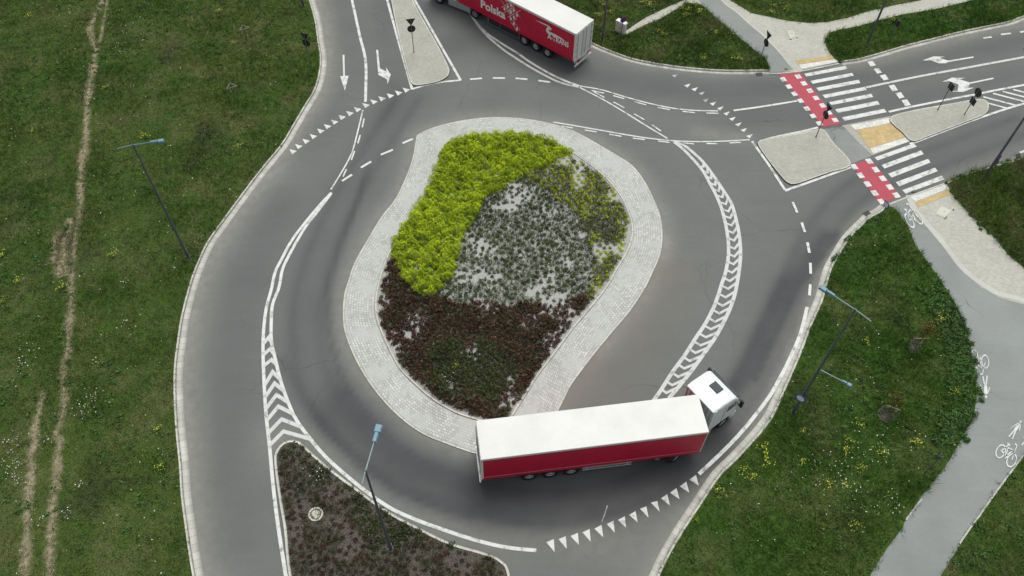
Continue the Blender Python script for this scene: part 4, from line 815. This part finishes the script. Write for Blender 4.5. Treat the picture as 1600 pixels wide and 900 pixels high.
def grass(name, label, poly, dens, hb, tracks=None, edge=.12, w=.034):
    P = scatter(poly, dens)
    if tracks is not None:
        dm = np.full(len(P), 9.)
        for q_ in tracks: dm = np.minimum(dm, np.linalg.norm(P-q_, axis=1))
        P = P[rng.random(len(P)) > .8*np.exp(-(dm/.36)**2)]
    P = P+rng.normal(0, edge, P.shape)
    h = hb*(.35+1.1*vnoise(P, 2.3, 3)**1.5+.6*vnoise(P, .6, 4)); V, Fc, r = blades(P, .085, h, w, 4, .09, .6)
    o = link(name, np_mesh(name, V, Fc, {'rnd': r}), 'grass_blade_lush' if poly is VERGE['se'] or poly is VERGE['strip'] else 'grass_blade'); tag(o, label, 'grass', kind='stuff'); return len(P)
cnt = 0
cnt += grass('meadow_grass', 'rough green and brownish grass covering the field left of the road', field, 55, .15, TRK[::2], .05)
cnt += grass('meadow_grass', 'long grass on the triangle between the lettered lorry and the cycle path', VERGE['ne'], 70, .24, None, .1)
cnt += grass('meadow_grass', 'long grass behind the white cabinet and gravel track at the top', VERGE['ne2'], 60, .24)
cnt += grass('meadow_grass', 'grass above the upper footpath in the top right corner', VERGE['top'], 60, .2)
cnt += grass('meadow_grass', 'narrow grass strip between the upper footpath and the east road', VERGE['strip'], 70, .22)
cnt += grass('meadow_grass', 'dense green grass around the two armed lamp on the right', VERGE['se'], 65, .22, None, .1)
cnt += grass('meadow_grass', 'brownish tall grass right of the lower footpath at the right edge', VERGE['e'], 75, .34, None, .14)
cnt += grass('meadow_grass', 'small grass corner at the bottom right beside the grey path', VERGE['corner'], 60, .2)
print('tufts', cnt)
def leaf_cloud(n, rx, rz, leaf, seed, dome=True, zc=0., shell=.55):
    r = np.random.default_rng(seed); d_ = r.normal(size=(n, 3)); d_ /= np.linalg.norm(d_, axis=1)[:, None]
    if dome: d_[:, 2] = np.abs(d_[:, 2])
    rad = (shell+(1-shell)*r.random(n))*(.82+.3*np.sin(d_[:, 0]*4+seed)*np.cos(d_[:, 1]*5+seed*2))
    c = d_*rad[:, None]*np.array([rx, rx, rz])+[0, 0, zc]; nr = d_+r.normal(0, .55, (n, 3)); nr /= np.linalg.norm(nr, axis=1)[:, None]
    t1 = np.cross(nr, r.normal(size=(n, 3))); t1 /= np.linalg.norm(t1, axis=1)[:, None]; t2 = np.cross(nr, t1); s = (leaf*(.6+.8*r.random(n)))[:, None]
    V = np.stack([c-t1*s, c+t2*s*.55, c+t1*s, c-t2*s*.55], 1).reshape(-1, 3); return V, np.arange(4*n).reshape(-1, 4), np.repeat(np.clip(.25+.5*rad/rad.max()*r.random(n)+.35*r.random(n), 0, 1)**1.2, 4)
def merge(name, mat, items):
    V, Fc, R, b = [], [], [], 0
    for v, f, r in items: V.append(v); Fc.append(f+b); R.append(r); b += len(v)
    return link(name, np_mesh(name, np.concatenate(V), np.concatenate(Fc), {'rnd': np.concatenate(R)}), mat)
def poisson(poly, d_, tries=1.0, keep=None):
    lo, hi = poly.min(0), poly.max(0); n = int(np.prod(hi-lo)/(d_*d_)*9*tries); C = lo+rng.random((n, 2))*(hi-lo); C = C[inside(poly, C)]; out_ = []; grid = {}
    for p in C:
        k_ = (int(p[0]/d_), int(p[1]/d_))
        if any(np.hypot(*(p-q_)) < d_ for a in (-1, 0, 1) for b in (-1, 0, 1) for q_ in grid.get((k_[0]+a, k_[1]+b), ())): continue
        grid.setdefault(k_, []).append(p); out_.append(p)
    return np.array(out_)
A_px = [(694, 229), (720, 214), (750, 210), (790, 208), (838, 213), (872, 225), (890, 237), (872, 246), (850, 258), (830, 264), (812, 277), (798, 283), (788, 291), (765, 302), (750, 316), (740, 345), (724, 362), (716, 386), (713, 400), (706, 425), (692, 446), (672, 462), (660, 461), (645, 449), (631, 430), (621, 408), (613, 388), (628, 358), (650, 327), (668, 299), (680, 270), (688, 246)]
B_px = [(890, 237), (872, 246), (850, 256), (815, 278), (835, 287), (875, 312), (905, 345), (925, 385), (930, 410), (925, 440), (905, 470), (940, 455), (965, 420), (980, 395), (989, 370), (989, 350), (982, 327), (972, 307), (957, 287), (940, 270), (920, 254)]
D_px = [(605, 402), (613, 398), (622, 412), (632, 432), (646, 450), (662, 464), (690, 462), (722, 476), (760, 470), (795, 480), (830, 470), (870, 476), (905, 462), (925, 478), (901, 507), (882, 532), (865, 555), (842, 585), (825, 612), (810, 635), (801, 650), (788, 660), (768, 660), (745, 654), (712, 643), (677, 622), (650, 600), (625, 575), (612, 550), (599, 522), (591, 500), (588, 475), (591, 450), (594, 437), (599, 420)]
RA, RB, RD = (smooth(G(p, .2), 3, True) for p in (A_px, B_px, D_px))
items = []
for i_, p in enumerate(poisson(RA, .42)):
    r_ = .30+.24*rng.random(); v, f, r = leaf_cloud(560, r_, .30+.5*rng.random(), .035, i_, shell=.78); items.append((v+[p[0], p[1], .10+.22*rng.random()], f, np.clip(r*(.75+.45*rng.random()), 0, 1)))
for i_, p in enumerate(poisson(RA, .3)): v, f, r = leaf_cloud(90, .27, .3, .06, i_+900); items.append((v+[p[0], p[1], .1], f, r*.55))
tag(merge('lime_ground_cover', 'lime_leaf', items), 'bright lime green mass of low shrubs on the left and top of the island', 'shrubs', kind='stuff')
def clones(name, label, cat, grp, mat, pts, shapes, zb=.10, seed=0):
    protos = []
    for k_, (nl, rx, rz, lf) in enumerate(shapes):
        v, f, r = leaf_cloud(nl, rx, rz, lf, seed+k_, shell=.5); v[:, 2] *= 1; protos.append(np_mesh(name, v, f, {'rnd': r})); protos[-1].materials.append(M[mat])
    base = None
    for i_, (x, y, s) in enumerate(pts):
        if base is None: o_ = bpy.data.objects.new(name, protos[0]); tag(o_, label, cat, grp); base = o_
        else: o_ = base.copy(); o_.data = protos[i_ % len(protos)]
        o_.location = (x, y, zb); o_.rotation_euler = (0, 0, rng.random()*6.28); o_.scale = (s, s, s*(.85+.3*rng.random())); COL.objects.link(o_)
def rows(poly, ang, da, dr, jit, drop):
    lo, hi = poly.min(0)-6, poly.max(0)+6; c = (lo+hi)/2; ext = np.linalg.norm(hi-lo)/2; e1 = np.array([math.cos(ang), math.sin(ang)]); e2 = np.array([-e1[1], e1[0]]); out_ = []
    for a in np.arange(-ext, ext, da):
        for k_, b in enumerate(np.arange(-ext, ext, dr)): out_.append(c+e1*(a+(k_ % 2)*da/2+.25*math.sin(b*.6))+e2*(b+.35*math.sin(a*.35)))
    P = np.array(out_)+rng.normal(0, jit, (len(out_), 2)); P = P[rng.random(len(P)) > drop]; return P[inside(poly, P)]
angB = math.radians(-62)
PB = rows(RB, angB, .36, .50, .06, .04); nb = vnoise(PB, 1.8, 11)+.25*vnoise(PB, .5, 5); lim = nb > .36
bed_in = bed_out+(cen-bed_out)/np.linalg.norm(cen-bed_out, axis=1)[:, None]*.35
okb = inside(bed_in, PB); PB, lim = PB[okb], lim[okb]
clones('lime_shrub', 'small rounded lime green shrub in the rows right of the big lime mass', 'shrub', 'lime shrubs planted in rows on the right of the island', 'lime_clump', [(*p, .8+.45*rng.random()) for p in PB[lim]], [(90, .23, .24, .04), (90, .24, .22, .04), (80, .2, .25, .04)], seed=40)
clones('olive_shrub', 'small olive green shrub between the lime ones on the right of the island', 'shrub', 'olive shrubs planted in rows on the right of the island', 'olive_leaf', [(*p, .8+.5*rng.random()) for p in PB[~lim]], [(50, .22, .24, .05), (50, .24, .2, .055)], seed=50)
bedc = rows(bed_in, math.radians(38), .44, .44, .10, .04); bj = bedc+rng.normal(0, .45, bedc.shape); mC = ~inside(RA, bedc) & ~inside(RB, bedc) & ~inside(RD, bj); PC = bedc[mC]

PD = poisson(RD, .27, 1.2); PD = PD[inside(bed_in, PD)]; PD = PD[rng.random(len(PD)) > .05]; cD = G([(735, 575)])[0]; dd = np.linalg.norm((PD-cD)/[1.0, .85], axis=1)
moss = (vnoise(PD, 1.5, 21)*.6+np.exp(-(dd/3.3)**2)*.75+.2*rng.random(len(PD))) > .70
def split(name, label, grp, mat, P, seed, stufflabel):
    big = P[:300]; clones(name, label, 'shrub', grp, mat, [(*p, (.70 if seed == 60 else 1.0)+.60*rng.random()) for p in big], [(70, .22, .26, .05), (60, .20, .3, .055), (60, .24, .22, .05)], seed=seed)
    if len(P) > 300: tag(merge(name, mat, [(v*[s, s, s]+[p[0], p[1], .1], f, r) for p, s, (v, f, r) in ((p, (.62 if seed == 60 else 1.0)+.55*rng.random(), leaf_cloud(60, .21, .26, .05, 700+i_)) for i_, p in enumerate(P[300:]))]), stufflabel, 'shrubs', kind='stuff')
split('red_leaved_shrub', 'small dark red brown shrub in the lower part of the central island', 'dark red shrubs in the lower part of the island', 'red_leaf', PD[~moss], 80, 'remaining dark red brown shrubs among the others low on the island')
split('moss_green_shrub', 'small dark moss green shrub among the red brown ones low on the island', 'dark green shrubs in the lower part of the island', 'moss_leaf', PD[moss], 90, 'remaining dark green shrubs among the others low on the island')
rng.shuffle(PC); PC = PC[rng.random(len(PC)) > .08]
split('grey_green_shrub', 'small dark grey green shrub on the pale gravel in the middle of the island', 'grey green shrubs on the gravel', 'grey_leaf', PC, 60, 'remaining small grey green shrubs on the pale gravel of the island')
# thin rough growth between the shrubs
for nm, pl, mt, dn, hb_, lb in (('weeds', RD, 'red_leaf', 60, .24, 'thin brown growth between the red brown shrubs'), ('weeds', RD, 'moss_leaf', 50, .24, 'thin dark weeds growing between the red brown shrubs'), ('weeds', RB, 'olive_leaf', 60, .22, 'thin olive weeds growing between the shrub rows on the right'), ('weeds', RA, 'olive_leaf', 12, .3, 'thin olive weeds poking out of the lime green shrubs'), ('dry_grass', bed_in, 'olive_leaf', 24, .22, 'thin olive grass between the shrubs of the central island'), ('dry_grass', bed_in, 'grey_leaf', 44, .24, 'sparse dry grass coming through the gravel of the island')):
    P = scatter(pl, dn); P = P[inside(bed_in, P)]; P = P[vnoise(P, 1.3, 31) > .36]; V, Fc, r = blades(P, .1, hb_*(.5+rng.random(len(P))), .04, 3, .08, .6)
    tag(link(nm, np_mesh(nm, V, Fc, {'rnd': r}), mt), lb, 'weeds', kind='stuff')
# bottom left island: heather clumps
ins = ISL_S+(ISL_S.mean(0)-ISL_S)*.04; PS = poisson(ins, .36, .8); v_ = view_px(PS); PS = PS[(v_[:, 1] < 930)]; PS = PS[np.linalg.norm(PS-g1(493.5, 803.5), axis=1) > .68]
v_ = view_px(PS); edge_d = dist_poly(G([(452, 690), (487, 712), (555, 765), (647, 824)]), PS); gr = (np.exp(-(edge_d/.9)**2)+.5*vnoise(PS, 1.1, 8)+.35*(v_[:, 0] > 545)+.1*rng.random(len(PS))) > .78
PSr = PS[~gr]; PSr = PSr[rng.random(len(PSr)) > .18]
clones('heather_shrub', 'small dark purplish shrub on the bottom left planted island', 'shrub', 'dark shrubs on the bottom left island', 'red_leaf', [(*p, .6+.45*rng.random()) for p in PSr[:300]], [(70, .25, .24, .05), (70, .29, .2, .055)], .08, 95)
clones('weed_clump', 'small green weed clump near the kerb of the bottom left planted island', 'weed', 'green weeds on the bottom left island', 'moss_leaf', [(*p, .7+.7*rng.random()) for p in PS[gr][:300]], [(60, .28, .24, .06), (70, .24, .3, .05)], .08, 97)
P = scatter(ins, 60); P = P[vnoise(P, .9, 77) > .38]; V, Fc, r = blades(P, .09, .2*(.5+rng.random(len(P))), .035, 4, .08, .6)
tag(link('weeds', np_mesh('weeds', V, Fc, {'rnd': r}), 'moss_leaf'), 'thin dark weeds covering the soil of the bottom left planted island', 'weeds', kind='stuff')
# weeds and undergrowth
def weed_items(P, z, rmin, rmax, hz, leaf, n, seed):
    out_ = []
    for i_, p in enumerate(P):
        s = rmin+(rmax-rmin)*rng.random()**1.7; v, f, r = leaf_cloud(n, s, s*hz*(.7+.6*rng.random()), leaf, seed+i_, shell=.25); out_.append((v+[p[0], p[1], z], f, r))
    return out_
def clustered(poly, dens, sc, thr, seed): P = scatter(poly, dens); return P[vnoise(P, sc, seed)*.7+vnoise(P, sc*.3, seed+1)*.3 > thr]
W1 = weed_items(clustered(field, 1.6, 4.5, .56, 41), .07, .12, .5, .55, .075, 36, 0)
tag(merge('meadow_weeds', 'weed_leaf', W1), 'broad leaved dark green weeds scattered through the left field', 'weeds', kind='stuff')
W2 = []
for k_, q_ in (('ne', 1.6), ('ne2', 1.6), ('top', 1.2), ('strip', 1.3), ('se', 1.4), ('e', 1.2), ('corner', 1.2)): W2 += weed_items(clustered(VERGE[k_], q_, 2.2, .5, 51), .07, .15, .6, .75, .07, 44, 500)
tag(merge('verge_weeds', 'weed_leaf', W2), 'leafy weeds standing in the verges on the right and at the top', 'weeds', kind='stuff')
P = resample(smooth(G([(1470, 455), (1484, 480), (1500, 510), (1510, 550), (1517, 595), (1516, 632), (1502, 668), (1488, 695)], .1), 5), .16); P = np.concatenate([P+rng.normal(0, .32, P.shape)-[q_*.55, 0] for q_ in (0, 1, 2)])
P = P[inside(VERGE['se'], P) | (dist_poly(np.r_[VERGE['se'], VERGE['se'][:1]], P) < .38)]
tag(merge('undergrowth', 'weed_leaf', weed_items(P, .07, .25, .52, 1.1, .06, 120, 3000)), 'dark green bushy undergrowth spilling over the left edge of the grey path', 'bushes', kind='stuff')
P = np.concatenate([resample(smooth(G(q_, .1), 4), .3) for q_ in ([(1300, 62), (1306, 80), (1316, 94)], [(1480, 285), (1500, 278), (1530, 268), (1562, 256), (1600, 246)], [(1380, 335), (1350, 355), (1325, 378), (1303, 412)], [(1485, 295), (1512, 328), (1537, 353), (1557, 370), (1590, 408)])]); P = P+rng.normal(0, .16, P.shape)
tag(merge('edge_weeds', 'weed_leaf', weed_items(P, .07, .15, .38, 1.0, .06, 60, 4000)), 'overgrown weeds hanging over kerbs and path edges on the right', 'weeds', kind='stuff')
P = np.concatenate([resample(west_edge, .3)]); P = P[rng.random(len(P)) > .72]+rng.normal(0, .09, (1, 2)); P = P+rng.normal(0, .07, P.shape)
tag(merge('kerb_weeds', 'olive_leaf', weed_items(P, .09, .05, .2, .6, .04, 26, 5000)), 'small tufts of weed growing out of the long left kerb', 'weeds', kind='stuff')
# flowers
def quads(P, z, s):
    n = len(P); a = rng.random(n)*6.28; d1 = np.c_[np.cos(a), np.sin(a)]*s[:, None]; d2 = np.c_[-d1[:, 1], d1[:, 0]]; V = np.stack([np.c_[P+d1, z], np.c_[P+d2, z+s*.3], np.c_[P-d1, z], np.c_[P-d2, z-s*.2]], 1).reshape(-1, 3)
    return V, np.arange(4*n).reshape(-1, 4), np.repeat(rng.random(n), 4)
wc = [(x, y, s, n//2) for x, y, s, n in [(105, 25, 22, 60), (185, 35, 22, 60), (200, 60, 22, 60), (190, 80, 16, 30), (228, 10, 14, 30), (35, 570, 12, 35), (50, 545, 14, 25), (130, 640, 16, 80), (150, 620, 18, 60), (20, 690, 18, 60), (20, 725, 16, 70), (25, 750, 14, 50), (60, 810, 12, 30), (105, 800, 10, 35), (75, 690, 8, 20), (128, 755, 10, 20), (155, 570, 10, 20), (195, 508, 12, 25), (195, 440, 8, 14), (1330, 600, 60, 60), (1360, 690, 50, 120), (1300, 740, 40, 110), (1340, 780, 60, 110), (1400, 790, 20, 40), (1130, 40, 40, 60), (1030, 60, 30, 40), (1000, 15, 50, 80), (700, 600, 14, 60), (500, 740, 16, 24)]]
P = np.concatenate([G(np.c_[rng.normal(x, s*.6, n), rng.normal(y, s*.5, n)], .2) for x, y, s, n in wc]+[scatter(field, .35), scatter(VERGE['se'], .4), scatter(VERGE['top'], .4)])
keep = np.zeros(len(P), bool)
for k_ in VERGE: keep |= inside(VERGE[k_], P)
keep |= inside(ISL_S, P) | inside(RD, P); P = P[keep]
V, Fc, r = quads(P, .22+.12*rng.random(len(P)), .016+.03*rng.random(len(P))**2)
tag(link('white_flowers', np_mesh('white_flowers', V, Fc, {'rnd': r}), 'flower_white'), 'tiny white flowers sprinkled over the grass', 'flowers', kind='stuff')
yl = [(343, 18), (47, 25), (213, 85), (165, 137), (52, 205), (228, 215), (177, 400), (5, 400), (30, 440), (97, 448), (5, 472), (247, 670), (252, 728), (375, 230), (365, 68), (1320, 705), (1345, 665), (1325, 690), (1345, 730), (1253, 722), (1290, 755), (1322, 758), (1335, 819), (1430, 692), (1378, 707), (1200, 722), (1160, 735), (1176, 745), (1120, 768), (1190, 705), (1088, 812), (1462, 790), (1255, 675), (1352, 535), (1492, 612), (712, 572),
      (1075, 15), (1085, 8), (1072, 24), (1092, 20), (1062, 12), (1030, 50), (1035, 54), (1118, 52), (945, 8), (955, 20), (935, 25), (1005, 5), (1015, 10), (1210, 10), (1225, 14), (1205, 20), (1100, 92), (1150, 92), (1395, 32), (1390, 100), (1470, 500)]
pm = []
for k_ in range(4):
    v, f, r = leaf_cloud(46, .26, .34, .06, 200+k_, shell=.3); n0 = len(v); fl = rng.normal(0, .20, (26, 2)); v2, f2, r2 = quads(fl, .30+.1*rng.random(26), .018+.026*rng.random(26))
    me = np_mesh('yellow_weed', np.r_[v, v2], np.r_[f, f2+n0], {'rnd': np.r_[r, r2]}); me.materials.append(M['weed_leaf']); me.materials.append(M['flower_yellow']); me.polygons.foreach_set('material_index', [0]*len(f)+[1]*len(f2)); pm.append(me)
base = None
for i_, (x, y) in enumerate(yl):
    p = g1(x, y, .2)
    if not any(inside(v_, p[None])[0] for v_ in list(VERGE.values())+[RD]): continue
    o_ = bpy.data.objects.new('yellow_weed', pm[i_ % 4])
    where = 'rough field left of the road' if x < 500 else 'lower part of the central island' if x < 900 else 'verges at the top of the view' if y < 110 else 'grass around the two armed lamp on the right'
    tag(o_, 'yellow flowering weed in the '+where, 'wildflower', 'yellow weeds in the '+where)
    s = .75+.55*rng.random(); s *= 1.25 if 1055 < x < 1100 and y < 30 else 1
    o_.location = (p[0], p[1], .07); o_.rotation_euler = (0, 0, rng.random()*6.28); o_.scale = (s, s, s); COL.objects.link(o_)
# young trees and their stakes
def guard(px, label, hx_px, dead=True):
    p = g1(*px, .1); hx = hdir(*hx_px, 1.4); o = empty('tree_stakes', (p[0], p[1], .08), math.atan2(hx[1], hx[0])); tag(o, label, 'tree guard', None)
    for x, y in ((-.42, -.1), (.42, -.1), (0, .5)):
        bm = bmesh.new(); mcyl(bm, (x, y, -.1), (x*.95, y*.95, 1.45), .035, .033, 8); from_bm('stake', bm, 'wood', o)
    for a, b in (((-.5, -.1), (.5, -.1)), ((-.45, -.12), (.04, .52)), ((.45, -.12), (-.04, .52))):
        bm = bmesh.new(); mcyl(bm, (*a, 1.38), (*b, 1.40), .04, None, 8); from_bm('crossbar', bm, 'wood', o)
def tree(px, label, h, leaves, rx, mat, seed):
    p = g1(*px, .1); o = empty('young_tree', (p[0], p[1], .08)); tag(o, label, 'tree'); bm = bmesh.new(); r = np.random.default_rng(seed); mcyl(bm, (0, 0, -.1), (.03, .02, h), .028, .01, 8)
    for k_ in range(14):
        z = h*(.4+.55*r.random()); a = r.random()*6.28; L = rx*(.5+.5*r.random()); mcyl(bm, (0, 0, z), (L*math.cos(a), L*math.sin(a), z+L*.8), .01, .004, 5)
    from_bm('trunk', bm, 'bare_twig', o); v, f, q_ = leaf_cloud(leaves, rx, h*.42, .05, seed, False, h*.72, .15); c = link('crown', np_mesh('crown', v, f, {'rnd': q_}), mat, o)
guard((387, 64), 'wooden tree guard of three stakes, the upper of two in the left field', ((373, 45), (387, 41)))
guard((368, 155), 'wooden tree guard of three stakes, the lower of two in the left field', ((355, 135), (369, 131)))
tree((386, 63), 'thin nearly bare sapling inside the upper tree guard', 1.9, 40, .28, 'olive_leaf', 5); tree((367, 154), 'thin nearly bare sapling inside the lower tree guard', 1.9, 40, .28, 'olive_leaf', 6)
for px, quad, b_, lb1, lb2 in (((1431, 541), [(1419, 541), (1428, 525), (1441, 531), (1438, 548), (1424, 553)], ((1429, 529), (1452, 528.5)), 'upper', 0), ((1388, 642), [(1370, 648), (1380, 634), (1404, 638), (1400, 655), (1384, 661)], ((1384, 633), (1407, 641)), 'lower', 1)):
    struct(slab('mulch_patch', smooth(G(quad, .1), 3, True), .13, 'mulch', .1))
    tree(px, 'young olive green tree on the %s dark mulch patch in the right grass area' % lb1, 3.0 if not lb2 else 2.3, 1100 if not lb2 else 600, 1.15 if not lb2 else .9, 'sapling_leaf', 11+lb2)
    A, B = g1(*b_[0], .55), g1(*b_[1], .55); o = empty('stake_rail', (A[0], A[1], .08)); tag(o, 'pale wooden rail on short stakes at the %s mulch patch' % lb1, 'stake'); e_ = B-A
    bm = bmesh.new(); mcyl(bm, (0, 0, .47), (*e_, .47), .028, None, 8); from_bm('rail', bm, 'pale_wood', o)
    for q_ in (.06, .94):
        bm = bmesh.new(); mcyl(bm, (e_[0]*q_, e_[1]*q_, -.1), (e_[0]*q_, e_[1]*q_, .52), .03, None, 8); from_bm('stake', bm, 'wood', o)
